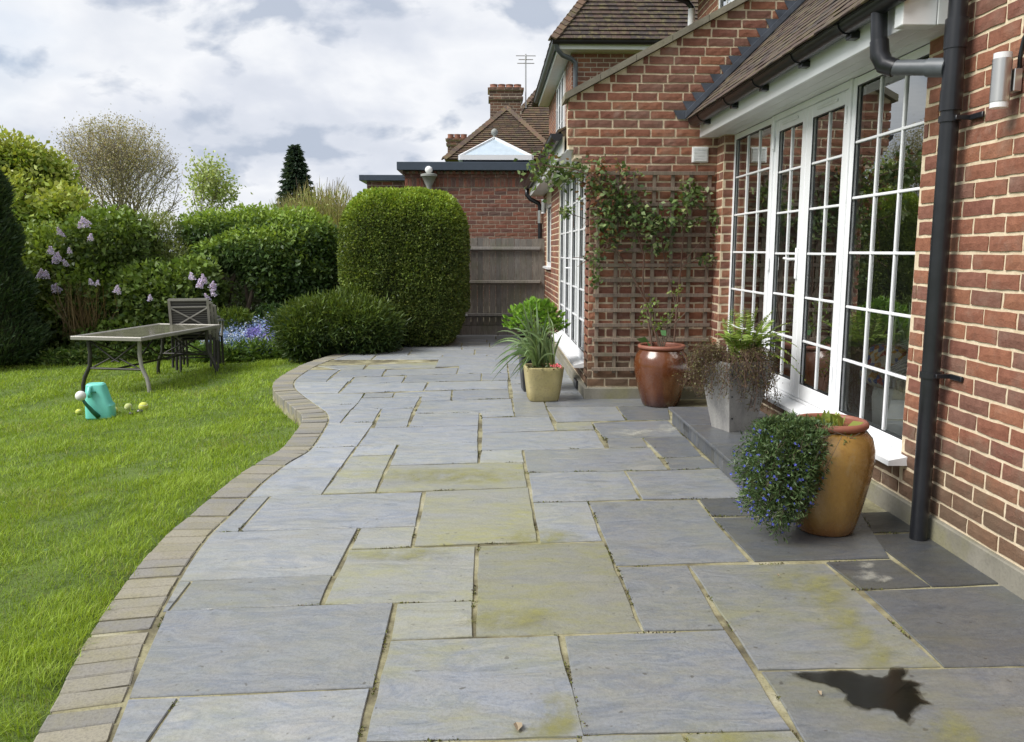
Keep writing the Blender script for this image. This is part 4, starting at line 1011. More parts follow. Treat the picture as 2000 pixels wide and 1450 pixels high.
m = MB(); m.bbox(-hw,hw,-hl,-hl+.05,tt-.045,tt,.006).bbox(-hw,hw,hl-.05,hl,tt-.045,tt,.006).bbox(-hw,-hw+.05,-hl+.05,hl-.05,tt-.045,tt-.001,.006).bbox(hw-.05,hw,-hl+.05,hl-.05,tt-.045,tt-.001,.006); m.build('top_frame', M['table_frame'], table)
m = MB(); m.bbox(-hw+.05,hw-.05,-hl+.05,hl-.05,tt-.014,tt-.006,.002); m.build('glass_top', M['table_glass'], table)
for sx in (-1,1):
    for sy in (-1,1):
        x, y = sx*(hw-.10), sy*(hl-.14); pts = [(x-.02*sx,y,tt-.045),(x-.03*sx,y,tt*.68),(x-.015*sx,y,tt*.46),(x+.05*sx,y+.01*sy,tt*.27),(x+.075*sx,y+.02*sy,tt*.12),(x+.075*sx,y+.02*sy,-.015)]
        m = MB(); m.tube(pts, .023, 10); m.build('leg', M['table_frame'] if (sx,sy)==(1,-1) else M['dark_frame'], table, smooth=True, auto=60)
for sy in (-1,1):
    y = sy*(hl-.14); z0, z1 = tt*.42, tt-.06
    m = MB(); m.tube([(-hw+.12,y,z0),(hw-.12,y,z0)], .014, 8); m.build('stretcher', M['dark_frame'], table)
    for s in (-1,1): m = MB(); m.tube([(s*(hw-.13),y,z1),(0,y,z0+.10),(-s*.05,y,z0+.08)], .010, 8); m.tube([(s*(hw-.13),y,z0),(s*.06,y,z0+.12)], .010, 8); m.build('brace', M['dark_frame'], table)
for sx in (-1,1):
    x = sx*(hw-.12); m = MB(); m.tube([(x,-hl+.14,tt-.06),(x*.6,0,tt*.45),(x,hl-.14,tt-.06)], .010, 8); m.build('brace', M['dark_frame'], table)
m = MB(); m.tube([(0,-hl+.14,tt*.42),(0,hl-.14,tt*.42)], .012, 8); m.build('stretcher', M['dark_frame'], table)
def chair(loc, rz, label):
    t = thing('patio_chair', label, 'chair', loc, rz, 'stacked patio chairs'); w2, hb = .235, .87
    def at_back(z): return -.22 - .10*max(0, z-.42)/.5
    for s in (-1,1):
        m = MB(); m.bar((s*w2,at_back(.40),.40),(s*w2,at_back(hb),hb),.032,.028); m.build('back_post', M['table_frame'], t)
        m = MB(); m.tube([(s*w2,-.22,.42),(s*w2,-.25,.2),(s*w2,-.30,-.012)], .017, 8); m.build('leg', M['dark_frame'], t, auto=50)
        m = MB(); m.tube([(s*w2,.23,.42),(s*w2,.25,.2),(s*w2,.26,-.012)], .017, 8); m.build('leg', M['dark_frame'], t, auto=50)
        m = MB(); m.tube([(s*(w2+.005),at_back(.66)+.01,.66),(s*(w2+.03),-.05,.665),(s*(w2+.03),.18,.64),(s*(w2+.02),.25,.56),(s*w2,.24,.42)], .018, 8); m.build('arm', M['table_frame'], t, smooth=True, auto=60)
    m = MB(); m.bar((-w2,at_back(hb),hb),(w2,at_back(hb),hb),.03,.03); m.build('top_rail', M['table_frame'], t)
    m = MB(); m.bar((-w2,at_back(.775)-.004,.775),(w2,at_back(.775)-.004,.775),.016,.016); m.build('cross_rail', M['table_frame'], t)
    for s in (-1,1): m = MB(); m.bar((s*(w2-.012),at_back(.76)-.006-.003*s,.76),(-s*(w2-.012),at_back(.50)-.006-.003*s,.50),.014,.018); m.build('cross_brace', M['table_frame'], t)
    m = MB(); m.add([(-w2+.015,at_back(.45)+.012,.45),(w2-.015,at_back(.45)+.012,.45),(w2-.015,at_back(.855)+.012,.855),(-w2+.015,at_back(.855)+.012,.855)], [(0,1,2,3)]); m.build('back_sling', M['sling'], t)
    m = MB(); m.bbox(-w2+.01,w2-.01,-.22,.24,.405,.425,.005); m.build('seat', M['sling'], t)
    m = MB(); m.tube([(-w2,-.255,.18),(w2,-.255,.18)], .009, 6); m.build('stretcher', M['dark_frame'], t)
    return t
cx, cy = -3.905, 11.12; cz = float(lawn_z(np.array(cx), np.array(cy)))
for k, lab in enumerate(('taupe patio chair with crossed back, lowest of the stack behind the table','taupe patio chair with crossed back, second from the bottom of the stack','taupe patio chair with crossed back, topmost of the stack behind the table')):
    chair((cx-.02*k, cy-.075*k+.05, cz+.045*k), R(11), lab)

# watering can
M['aqua'] = plain('aqua_plastic', (.16,.60,.50), .35, vary=.06); M['green_plastic'] = plain('dark_green_plastic', (.02,.13,.075), .35); M['white_plastic'] = plain('white_plastic', (.72,.72,.68), .4)
wc = G(190, 821, -.17); wz = float(lawn_z(np.array(wc[0]), np.array(wc[1])))
can = thing('watering_can', 'aqua plastic watering can with dark green spout lying on the lawn', 'watering can', (wc[0], wc[1]+.08, wz), R(8))
def loft(rings, n=24, p=3.2):
    vs = []
    for (cx_, cy_, z, a, b) in rings:
        for k in range(n):
            t = 2*math.pi*k/n; c_, s_ = math.cos(t), math.sin(t)
            vs.append((cx_+a*math.copysign(abs(c_)**(2/p), c_), cy_+b*math.copysign(abs(s_)**(2/p), s_), z))
    m = len(rings); fs = [(i*n+k, i*n+(k+1)%n, (i+1)*n+(k+1)%n, (i+1)*n+k) for i in range(m-1) for k in range(n)]
    return vs, fs + [tuple(range(n))[::-1], tuple((m-1)*n+k for k in range(n))]
m = MB(); m.add(*loft([(0,0,0,.112,.085),(0,0,.015,.122,.095),(0,0,.125,.120,.095),(-.010,0,.150,.108,.087),(-.022,0,.275,.088,.074),(-.026,0,.322,.078,.064),(-.028,0,.334,.066,.052),(-.028,0,.330,.05,.036)], 28, 4.6)); m.build('body', M['aqua'], can, smooth=True, auto=32)
m = MB(); m.tube([(-.035,-.03,.315),(-.06,-.075,.30),(-.062,-.10,.25),(-.05,-.105,.215)], [.018,.02,.02,.017], 10); m.build('handle', M['aqua'], can, smooth=True)
m = MB(); m.lathe([(.024,0),(.024,.006),(.012,.008)], 14, (-.028,-.086,.262)); m.build('filler_hole', M['green_plastic'], can)
m = MB(); m.tube([(.005,-.09,.03),(-.03,-.13,.09),(-.075,-.155,.165),(-.10,-.165,.215)], [.024,.020,.015,.013], 12); m.build('spout', M['green_plastic'], can, smooth=True)
m = MB(); m.lathe([(.001,-.05)]+[(.047*math.cos(a),.047*math.sin(a)) for a in np.linspace(-1.35,1.35,10)]+[(.001,.047)], 18, (-.108,-.172,.245)); m.build('rose', M['white_plastic'], can, smooth=True)
# balls and bits on the grass
M['ball'] = plain('yellow_felt', (.52,.56,.10), .9, bump=.3, vary=.1); M['ball_old'] = plain('faded_felt', (.46,.50,.20), .9, bump=.3, vary=.15)
for (px, py, rad, mt_, lab) in ((281,806,.046,'ball','largest yellow ball on the lawn, rightmost beside the watering can'),(251,803,.036,'ball_old','faded yellow-green ball on the lawn between two yellow balls'),(224,808,.034,'ball','small yellow ball on the lawn just right of the watering can'),(154,808,.03,'ball','small yellow ball on the lawn left of the watering can')):
    p = G(px, py, -.17); z = float(lawn_z(np.array(p[0]), np.array(p[1]))); m = MB()
    m.lathe([(.001,-rad)]+[(rad*math.cos(a),rad*math.sin(a)) for a in np.linspace(-1.4,1.4,12)]+[(.001,rad)], 20)
    seam = [(rad*1.002*math.cos(t)*math.cos(.45*math.sin(2*t)), rad*1.002*math.sin(t)*math.cos(.45*math.sin(2*t)), rad*1.002*math.sin(.45*math.sin(2*t))) for t in np.linspace(0, 6.283, 40)]
    o = m.build('ball', M[mt_], None, smooth=True, loc=(p[0], p[1], z+rad*.9)); o.rotation_euler = (.6, .3*px, .2); tag(o, lab, 'ball', 'balls on the lawn')
    m = MB(); m.tube(seam, rad*.035, 5); m.build('seam', M['white_plastic'], o)
for (px, py, lab) in ((256,816,'small flat black scrap on the grass below the balls'),(273,813,'black lump on the grass in front of the largest ball')):
    p = G(px, py, -.17); z = float(lawn_z(np.array(p[0]), np.array(p[1]))); m = MB(); s_ = .03 if px > 260 else .02
    m.add(*loft([(0,0,0,s_,s_*.7),(.004,0,s_*.5,s_*1.1,s_*.8),(0,.003,s_*.9,s_*.7,s_*.5)], 12, 2.4)); tag(m.build('scrap', M['black_pvc'], None, loc=(p[0], p[1], z+.018)), lab, 'scrap')

# ================================================================ pots on the patio
def glaze(name, a, b, dark, zr):
    n = NT(name); c = n.coord(); sp = n.n('ShaderNodeSeparateXYZ'); n.l(c, sp.inputs[0])
    f = n.noise(n.mapv(c, (1,1,.6)), 6, 5, .6, .5); g = n.noise(c, 45, 4, .6)
    col = n.mix(n.ramp(f, [(.35, 0.0), (.66, 1.0)]), a, b)
    run_ = n.math('ADD', sp.outputs[2], n.math('MULTIPLY', f, .14))
    col = n.mix(n.ramp(run_, [(zr, 1.0), (zr+.13, 0.0)]), col, dark)       # glaze runs thin towards the foot
    col = n.mix(n.ramp(g, [(.55, 0.0), (.8, .35)]), col, dark)
    col = n.mix(n.ramp(n.noise(n.mapv(c, (1,1,.45), (3,1,2)), 11, 7, .7), [(.60, 0.0), (.72, .28)]), col, (.36,.33,.26))     # lime bloom
    n.set(Base_Color=col, Roughness=n.math('ADD', .16, n.math('MULTIPLY', g, .2))); n.bump(n.math('ADD', f, n.math('MULTIPLY', g, .3)), .18, .01)
    n.b.inputs['Coat Weight'].default_value = .5; n.b.inputs['Coat Roughness'].default_value = .1; return n.m
M['glaze_tan'] = glaze('ochre_glaze', (.235,.135,.032), (.31,.185,.05), (.15,.058,.022), .05); M['glaze_brown'] = glaze('chestnut_glaze', (.095,.028,.009), (.135,.042,.012), (.055,.016,.009), .1)
M['rim_clay'] = plain('unglazed_clay_rim', (.235,.088,.055), .55, bump=.3, vary=.2)
def jar(loc, prof, rim_r, h, mat, label, rim_h=.03):
    t = thing('plant_pot', label, 'plant pot', loc)
    m = MB(); m.lathe(prof, 56); o = m.build('body', M[mat], t, smooth=True)
    th = .028; pr = []
    for a in np.linspace(-math.pi*.5, math.pi*1.5, 15): pr.append((rim_r-th/2+th*.62*math.cos(a), h-rim_h*.5+rim_h*.62*math.sin(a)))
    m = MB(); n = 56; vs = [(r_*math.cos(2*math.pi*k/n), r_*math.sin(2*math.pi*k/n), z) for r_, z in pr[:-1] for k in range(n)]; mm = len(pr)-1
    m.add(vs, [(i*n+k, i*n+(k+1)%n, ((i+1)%mm)*n+(k+1)%n, ((i+1)%mm)*n+k) for i in range(mm) for k in range(n)]); m.build('rim', M['rim_clay'], t, smooth=True)
    m = MB(); m.lathe([(rim_r-th*1.1, h-rim_h*.4),(rim_r-th*1.2, h-.075)], n, cap=False); m.build('inner_wall', M['rim_clay'], t, smooth=True)
    m = MB(); m.lathe([(.001,h-.07),(rim_r-th, h-.072)], 24); m.build('compost', M['soil'], t); return t
from math import cos, sin
tan_loc = (1.70, 3.96, .0); TH = .565
jar(tan_loc, [(.130,.002),(.137,.01),(.150,.05),(.178,.16),(.202,.28),(.214,.37),(.214,.43),(.200,.485),(.176,.515),(.160,.53)], .176, TH, 'glaze_tan', 'ochre glazed jar with terracotta rim in front of the french doors')
br_loc = (1.565, 7.36, .0); BH = .555
jar(br_loc, [(.155,.002),(.162,.012),(.18,.06),(.212,.18),(.238,.30),(.246,.37),(.240,.43),(.222,.475),(.202,.50),(.196,.525)], .212, BH, 'glaze_brown', 'chestnut brown glazed jar standing against the trellis wall')
def slate():
    n = NT('grey_slate_planter'); c = n.coord(); f = n.noise(n.mapv(c, (1,1,.5)), 5, 6, .6, .4); g = n.noise(c, 60, 4)
    col = n.mix(n.ramp(f, [(.36, 0.0), (.64, 1.0)]), (.21,.205,.20), (.36,.35,.325)); col = n.mix(n.ramp(g, [(.55,0.0),(.8,.5)]), col, (.10,.095,.09))
    n.set(Base_Color=col, Roughness=.75); n.bump(n.math('ADD', f, g), .5, .006); return n.m
M['slate'] = slate()
sp_ = G(1438, 842, .141); sl_loc = (sp_[0]+.0, sp_[1]+.09, .1415); SH = .50
t = thing('slate_planter', 'tall tapered grey slate planter standing on the doorstep', 'planter', sl_loc, R(20)); b0, b1 = .105, .185
for k in range(4):
    Rm = Matrix.Rotation(k*math.pi/2, 3, 'Z'); e = .012 if k % 2 else 0
    vs = [Rm @ Vector(v) for v in ((-b0+e,-b0,0),(b0-e,-b0,0),(b1-e,-b1,SH),(-b1+e,-b1,SH),(-b0+e,-b0+.012,0),(b0-e,-b0+.012,0),(b1-e,-b1+.012,SH),(-b1+e,-b1+.012,SH))]
    m = MB(); m.add(vs, [(0,1,2,3),(7,6,5,4),(0,4,5,1),(1,5,6,2),(2,6,7,3),(3,7,4,0)]); m.build('side_panel', M['slate'], t)
m = MB(); m.box(-b1+.02,b1-.02,-b1+.02,b1-.02,SH-.06,SH-.04); m.build('compost', M['soil'], t)
m = MB()
for (z, o_) in ((.10,.02),(.26,.02),(.42,.02)): 
    rr2 = b0+(b1-b0)*z/SH
    for s in (-1,): m.tube([(-rr2+.02,-rr2-.002,z),(-rr2+.02,-rr2-.008,z)], .006, 8)
m.build('screw', M['black_pvc'], t)
M['trough'] = concrete('buff_cast_stone', (.36,.30,.13), (.42,.36,.18), .5)
tr_loc = (.505, 7.66, .0); t = thing('stone_trough', 'small buff cast-stone trough holding daffodil leaves at the patio edge', 'planter', tr_loc, R(5)); r = random.Random(6)
vs, fs = loft([(0,0,0,.13,.12),(0,0,.015,.143,.133),(.002,0,.10,.155,.145),(.004,0,.2,.168,.158),(.005,0,.29,.178,.168),(.005,0,.318,.18,.17),(.005,0,.326,.172,.162),(.005,0,.322,.158,.148),(.005,0,.27,.15,.14)], 40, 6)
m = MB(); m.add([(x+r.uniform(-.002,.002), y+r.uniform(-.002,.002), z) for x, y, z in vs], fs); m.build('trough_body', M['trough'], t, smooth=True, auto=50)
m = MB(); m.box(-.145,.155,-.135,.135,.27,.285); m.build('compost', M['soil'], t)
bk_loc = (.46, 8.22, 0); t = thing('black_planter', 'tall black square planter behind the stone trough', 'planter', bk_loc, R(4))
vs, fs = loft([(0,0,0,.125,.125),(0,0,.01,.13,.13),(0,0,.50,.165,.165),(0,0,.51,.172,.172),(0,0,.54,.174,.174),(0,0,.54,.155,.155),(0,0,.50,.15,.15)], 40, 9); m = MB(); m.add(vs, fs); m.build('planter_body', M['black_pvc'], t, auto=35)
m = MB(); m.box(-.13,.13,-.13,.13,.49,.505); m.build('compost', M['soil'], t)

# ================================================================ trellis
tre = wthing('trellis', 'square-lattice wooden trellis fixed to the brick gable wall', 'trellis', (1.5, TY, .2)); T0, T1, ZT0, ZT1 = .985, 2.075, .255, 2.125; r = random.Random(12)
for k in range(7):
    x = T0+.03+(T1-T0-.06)*k/6; m = MB(); m.bbox(x-.017, x+.017, TY-.026, TY-.010, ZT0-.01, ZT1+.0, .002); m.v = [(a+r.uniform(-.001,.001), b, c) for a, b, c in m.v]; m.build('upright_batten', M['trellis'], tre)
for k in range(14):
    z = ZT0+.03+(ZT1-ZT0-.05)*k/13; m = MB(); m.bbox(T0-.012, T1+.012, TY-.044, TY-.027, z-.017, z+.017, .002); o = m.build('cross_batten', M['trellis'], tre); o.rotation_euler = (0,0,0)
# armchair, throw and cushion inside the window
M['cream_cloth'] = plain('cream_upholstery', (.72,.70,.64), .9, bump=.2, vary=.06)
nn = NT('ribbed_throw'); wv = nn.n('ShaderNodeTexWave', wave_type='BANDS', bands_direction='DIAGONAL'); nn.l(nn.coord(), wv.inputs['Vector']); wv.inputs['Scale'].default_value = 14; wv.inputs['Distortion'].default_value = 2
nn.set(Base_Color=nn.mix(wv.outputs[0], (.42,.41,.40), (.82,.80,.77)), Roughness=.95); nn.bump(wv.outputs[0], .8, .02); M['throw'] = nn.m
nn = NT('patterned_cushion'); vo = nn.n('ShaderNodeTexVoronoi'); nn.l(nn.coord(), vo.inputs['Vector']); vo.inputs['Scale'].default_value = 30
sc_ = nn.n('ShaderNodeSeparateColor'); nn.l(vo.outputs['Color'], sc_.inputs[0]); nn.set(Base_Color=nn.ramp(sc_.outputs[0], [(0,(.6,.55,.45)),(.3,(.08,.13,.35)),(.5,(.55,.28,.06)),(.7,(.65,.6,.5)),(.85,(.4,.06,.05))], 'CONSTANT'), Roughness=.9); M['cushion'] = nn.m
ac = thing('armchair', 'round cream armchair just inside the right-hand window', 'armchair', (2.72, 4.62, .30))
m = MB(); m.add(*loft([(0,0,0,.36,.46),(0,0,.03,.39,.50),(0,0,.20,.40,.52),(0,0,.29,.39,.50),(0,0,.31,.34,.45)], 40, 2.6)); m.build('seat', M['cream_cloth'], ac, smooth=True)
m = MB(); m.add(*loft([(.34,0,.0,.10,.50),(.38,0,.3,.10,.52),(.42,0,.5,.09,.50),(.42,0,.55,.05,.45)], 32, 3)); m.build('backrest', M['cream_cloth'], ac, smooth=True)
r = random.Random(5); th = MB(); vs, fs = loft([(-.02,.0,.30,.37,.50),(-.03,.0,.36,.385,.52),(-.01,.03,.46,.34,.46),(.03,.05,.55,.25,.36),(.06,.05,.60,.12,.2)], 48, 2.4)
th.add([(x+.012*math.sin(y*60), y, z+.01*math.sin(y*45+x*9)) for x, y, z in vs], fs); tag(th.build('throw', M['throw'], None, smooth=True, loc=(2.72,4.62,.315)), 'ribbed grey-white knitted throw draped over the armchair inside the window', 'throw')
cu = MB(); cu.add(*loft([(0,0,-.05,.04,.04),(0,0,-.035,.11,.13),(0,0,0,.135,.16),(0,0,.035,.11,.13),(0,0,.05,.04,.04)], 32, 4)); o = cu.build('cushion', M['cushion'], None, smooth=True, loc=(2.355,4.80,.72)); o.rotation_euler = (.1, -1.2, .15); tag(o, 'colourful patterned cushion on the armchair inside the window', 'cushion')
# ================================================================ plants
def unit(v): return v/(np.linalg.norm(v, axis=-1, keepdims=True)+1e-9)
def pal(n, cols, wts=None, jit=.18):
    c = np.array(cols)[rng.choice(len(cols), n, p=None if wts is None else np.array(wts)/sum(wts))]
    return 1.55*c*rng.uniform(1-jit, 1+jit, (n, 1))*rng.uniform(.94, 1.06, (n, 3))
def leaves(P, D, L, W, col, fold=.28):
    """folded leaf blades from P along D; returns verts, quads, tints"""
    n = len(P); D = unit(D); S = unit(np.cross(D, rng.normal(size=(n, 3)))); N = np.cross(S, D)
    L = np.broadcast_to(L, (n,))[:, None]; W = np.broadcast_to(W, (n,))[:, None]
    mid = P + D*L*.45; V = np.stack([P, mid+S*W/2+N*W*fold, P+D*L, mid-S*W/2+N*W*fold], 1).reshape(-1, 3)
    return V, np.arange(n*4).reshape(-1, 4), np.repeat(col, 4, 0)
def join(parts):
    V, Q, T = [], [], []; b = 0
    for v, q, t in parts: V.append(v); Q.append(q+b); T.append(t); b += len(v)
    return np.concatenate(V), np.concatenate(Q), np.concatenate(T)
def foliage(name, parts, parent=None, mat='foliage'):
    V, Q, T = join(parts if isinstance(parts, list) else [parts]); return np_mesh(name, V, Q, M[mat], T, parent)
def sph(n): return unit(rng.normal(size=(n, 3)))
def bump3(d, seed, f=3.0, oct=3):
    r = np.random.default_rng(seed); o = np.zeros(len(d))
    for k in range(oct):
        for _ in range(4): o += np.sin(d @ r.normal(size=3)*f*2**k + r.uniform(0, 6.28))/4/2**k
    return o
def blob_pts(blobs, n, lo=.72, hi=1.06, rough=.10, seed=1, inner=.25):
    """points and outward directions over a heap of ellipsoids; the part that faces down thins out"""
    A = np.array([b[1][0]*b[1][2]+b[1][0]*b[1][1]+b[1][1]*b[1][2] for b in blobs]); P, D = [], []
    for k, (c, r) in enumerate(blobs):
        m = int(n*A[k]/A.sum()); d = sph(m); s = 1 + rough*bump3(d, seed+k, 4.0)
        t = np.where(rng.random(m) < inner, rng.uniform(.35, lo, m), rng.uniform(lo, hi, m))
        P.append(np.array(c) + d*np.array(r)*(s*t)[:, None]); D.append(unit(d/np.array(r)))
    P, D = np.concatenate(P), np.concatenate(D)
    return P, D
def B(px, py, Y, rx, ry, rd=None):
    c = AY(px, py, Y); k = Y/1600; return (c, (rx*k, (rd if rd else (rx+ry)/2)*k, ry*k))
def shrub(name, label, cat, blobs, n, L, W, cols, wts, seed, droop=.25, group=None, stems=None, up=.2, base=None, tip=None, lo=.72, inner=.25, rnd_=.8):
    """bush or tree: foliage + stems; base = foot"""
    cs = np.mean([b[0] for b in blobs], 0); foot = base if base is not None else (cs[0], cs[1], float(lawn_z(cs[0], cs[1])))
    t = wthing(name, label, cat, tuple(float(q) for q in foot), group)
    P, D = blob_pts(blobs, n, lo=lo, seed=seed, inner=inner)
    ok = P[:, 2] > -.15; P, D = P[ok], D[ok]; m = len(P)
    dr = D*.8 + rng.normal(size=(m, 3))*rnd_ + np.array([0, 0, up-droop])
    col = pal(m, cols, wts)
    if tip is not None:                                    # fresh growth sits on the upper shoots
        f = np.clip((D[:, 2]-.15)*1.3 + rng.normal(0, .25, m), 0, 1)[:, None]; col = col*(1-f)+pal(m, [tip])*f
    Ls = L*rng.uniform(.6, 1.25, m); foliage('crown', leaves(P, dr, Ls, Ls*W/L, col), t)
    r = random.Random(seed); mb = MB()
    for (c, rr_) in (blobs if stems is None else []):
        for _ in range(3):
            e = Vector((c[0]+r.uniform(-.6,.6)*rr_[0], c[1]+r.uniform(-.4,.4)*rr_[1], c[2]+r.uniform(-.1,.6)*rr_[2])); f = Vector((foot[0]+r.uniform(-.15,.15), foot[1]+r.uniform(-.1,.1), foot[2]-.05))
            mid = f.lerp(e, .5)+Vector((r.uniform(-.1,.1), r.uniform(-.1,.1), .1)); mb.tube([f, f.lerp(mid,.5)+Vector((0,0,.05)), mid, e], [.025,.02,.014,.005], 6)
    if stems:
        for pts, rad in stems: mb.tube(pts, rad, 8)
    mb.build('trunk', M['bark'], t, smooth=True); return t
def core(blobs, parent, s=.8, col=(.02,.03,.012)):
    """dense twiggy heart of a clipped bush"""
    m = MB()
    for c, r in blobs: m.lathe([(.001,-r[2]*s)]+[(s*math.cos(a), r[2]*s*math.sin(a)) for a in np.linspace(-1.35,1.35,9)]+[(.001,r[2]*s)], 20)
    return m
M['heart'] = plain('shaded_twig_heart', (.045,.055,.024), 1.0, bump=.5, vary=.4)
# ---- clipped tall bush
tb = wthing('clipped_bush', 'tall rounded clipped bush with small glossy yellow-green leaves beside the fence', 'bush', (-1.27, 12.55, -.1))
c0, a0, p0 = np.array([-1.265, 12.6, 1.10]), np.array([.92, .78, 1.165]), 3.8
def sup(d): return 1/np.sum(np.abs(d/a0)**p0, 1)**(1/p0)
d = sph(170000); s = sup(d); wgt = s**2; d = d[rng.random(len(d)) < wgt/wgt.max()*1.6]; s = sup(d); m = len(d)
bmp = 1 + .03*bump3(d*s[:, None]*4.0, 5, 2.6, 3); tk = rng.random(m)**2.2*.16
P = c0 + d*(s*bmp*(1.012-tk))[:, None]; nrm = unit(np.sign(d)*np.abs(d/a0)**(p0-1)/a0)
P[:, 0] += np.where(P[:, 2] < .5, (P[:, 0]-c0[0])*-.05, 0)
hole = bump3((P-c0)*2.2, 15, 2.2, 3)
ok = (P[:, 2] > .02) & ((hole > -.42) | (rng.random(m) < .35) | (nrm[:, 2] > .5)); P, nrm, m = P[ok], nrm[ok], ok.sum()
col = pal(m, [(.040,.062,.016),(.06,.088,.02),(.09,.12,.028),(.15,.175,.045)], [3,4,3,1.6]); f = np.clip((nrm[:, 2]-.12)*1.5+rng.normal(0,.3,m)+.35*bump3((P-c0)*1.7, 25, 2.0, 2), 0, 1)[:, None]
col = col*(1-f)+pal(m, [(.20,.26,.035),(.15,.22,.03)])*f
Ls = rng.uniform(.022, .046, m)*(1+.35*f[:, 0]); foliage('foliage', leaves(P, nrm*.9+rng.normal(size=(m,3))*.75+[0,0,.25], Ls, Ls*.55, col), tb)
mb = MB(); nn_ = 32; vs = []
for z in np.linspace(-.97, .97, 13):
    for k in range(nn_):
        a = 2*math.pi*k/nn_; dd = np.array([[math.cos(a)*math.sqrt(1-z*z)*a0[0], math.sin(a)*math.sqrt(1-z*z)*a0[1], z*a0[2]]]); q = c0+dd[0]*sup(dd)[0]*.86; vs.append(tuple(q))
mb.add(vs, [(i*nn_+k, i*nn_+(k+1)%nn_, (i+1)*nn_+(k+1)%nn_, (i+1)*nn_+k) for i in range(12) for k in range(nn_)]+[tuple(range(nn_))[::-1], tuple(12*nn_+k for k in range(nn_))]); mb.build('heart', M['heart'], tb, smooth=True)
mb = MB(); mb.tube([(-1.27,12.6,-.12),(-1.27,12.6,.5)], .08, 8); mb.build('trunk', M['bark'], tb)

# ---- hedgerow and shrubs along the back of the garden
hr = wthing('hedgerow', 'dark dense hedgerow closing the garden behind the shrubs', 'hedge', (-7, 14.9, -.2))
hb = [((x, 15.0+.25*math.sin(x*2.1), .75+.12*math.sin(x*1.3)), (.75, .6, 1.05+.12*math.sin(x*2.9+1))) for x in np.arange(-15.5, -2.2, .62)]
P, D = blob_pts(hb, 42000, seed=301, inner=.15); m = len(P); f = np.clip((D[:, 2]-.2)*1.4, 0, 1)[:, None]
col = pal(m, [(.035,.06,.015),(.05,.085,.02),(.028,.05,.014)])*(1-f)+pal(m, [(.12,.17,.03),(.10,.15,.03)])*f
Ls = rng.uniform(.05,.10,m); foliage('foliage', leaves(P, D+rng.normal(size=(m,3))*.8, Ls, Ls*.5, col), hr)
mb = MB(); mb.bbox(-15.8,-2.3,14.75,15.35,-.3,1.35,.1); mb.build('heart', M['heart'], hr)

GRN = [(.058,.088,.022),(.078,.112,.026),(.10,.142,.034),(.042,.066,.02)]
lil1 = shrub('lilac_bush', 'lilac bush with pale purple blooms next to the dark conifer on the left', 'bush', [B(95,560,12.9,62,95), B(70,640,12.6,60,60), B(150,625,12.7,70,65), B(120,490,13.1,52,45), B(60,500,13.2,50,50)], 15000, .085, .06, GRN+[(.12,.17,.035)], [3,3,2,2,1.4], 11, tip=(.13,.18,.03))
lil2 = shrub('lilac_bush', 'large lilac bush with blooms on its right side behind the patio table', 'bush', [B(215,480,13.0,88,70), B(200,580,12.8,85,75), B(300,590,12.7,90,75), B(385,565,12.7,52,60), B(260,655,12.5,100,40), B(355,650,12.5,70,45)], 24000, .088, .062, GRN, [3,3,2,2], 21, tip=(.11,.165,.03))
shrub('olive_shrub', 'grey-green fine-leaved shrub rising between the lilac and the broad-leaved tree', 'shrub', [B(300,470,13.6,72,55), B(335,530,13.3,55,60), B(270,520,13.4,50,60)], 15000, .055, .02, [(.075,.095,.035),(.055,.075,.028),(.10,.12,.045)], [3,3,2], 31, tip=(.15,.18,.05), up=.7, droop=0)
def stem_px(l, Y, r0, r1): pts = [tuple(AY(x, y, Y+dy)) for x, y, dy in l]; return (pts, list(np.linspace(r0, r1, len(pts))))
shrub('broadleaf_tree', 'small spreading broad-leaved tree with dark bare stems under a bright crown', 'tree', [B(415,452,13.7,62,38), B(505,445,13.6,85,38), B(590,465,13.5,66,52), B(455,495,13.4,75,35), B(550,520,13.3,80,46), B(625,500,13.5,40,60), B(540,565,13.2,40,22), B(520,482,13.25,95,40), B(600,540,13.3,50,40)], 30000, .088, .042, [(.036,.066,.02),(.052,.09,.025),(.07,.115,.03)], [3,3,2], 41, tip=(.175,.25,.045), droop=.45,
      stems=[stem_px([(447,660,0),(443,600,0),(440,560,0),(425,500,0),(410,460,.1)], 13.3, .055, .02), stem_px([(443,590,0),(455,545,-.05),(478,500,0),(500,460,0)], 13.3, .045, .015), stem_px([(475,655,0),(485,600,0),(500,545,0),(540,500,0)], 13.2, .05, .015), stem_px([(485,600,0),(478,540,.1),(470,480,.1)], 13.2, .03, .012)], base=tuple(AY(455,660,13.3)))
shrub('low_shrub', 'dark low shrub in the shade left of the juniper', 'shrub', [B(535,625,12.8,40,30), B(600,570,13.5,50,55), B(635,600,13.3,45,45)], 5200, .08, .045, [(.025,.05,.016),(.035,.065,.018)], None, 45)
shrub('fern_clump', 'yellow-green feathery clump at the foot of the broad-leaved tree', 'shrub', [B(452,630,12.5,42,26)], 2600, .10, .018, [(.10,.14,.02),(.07,.11,.02)], None, 47, up=.5)
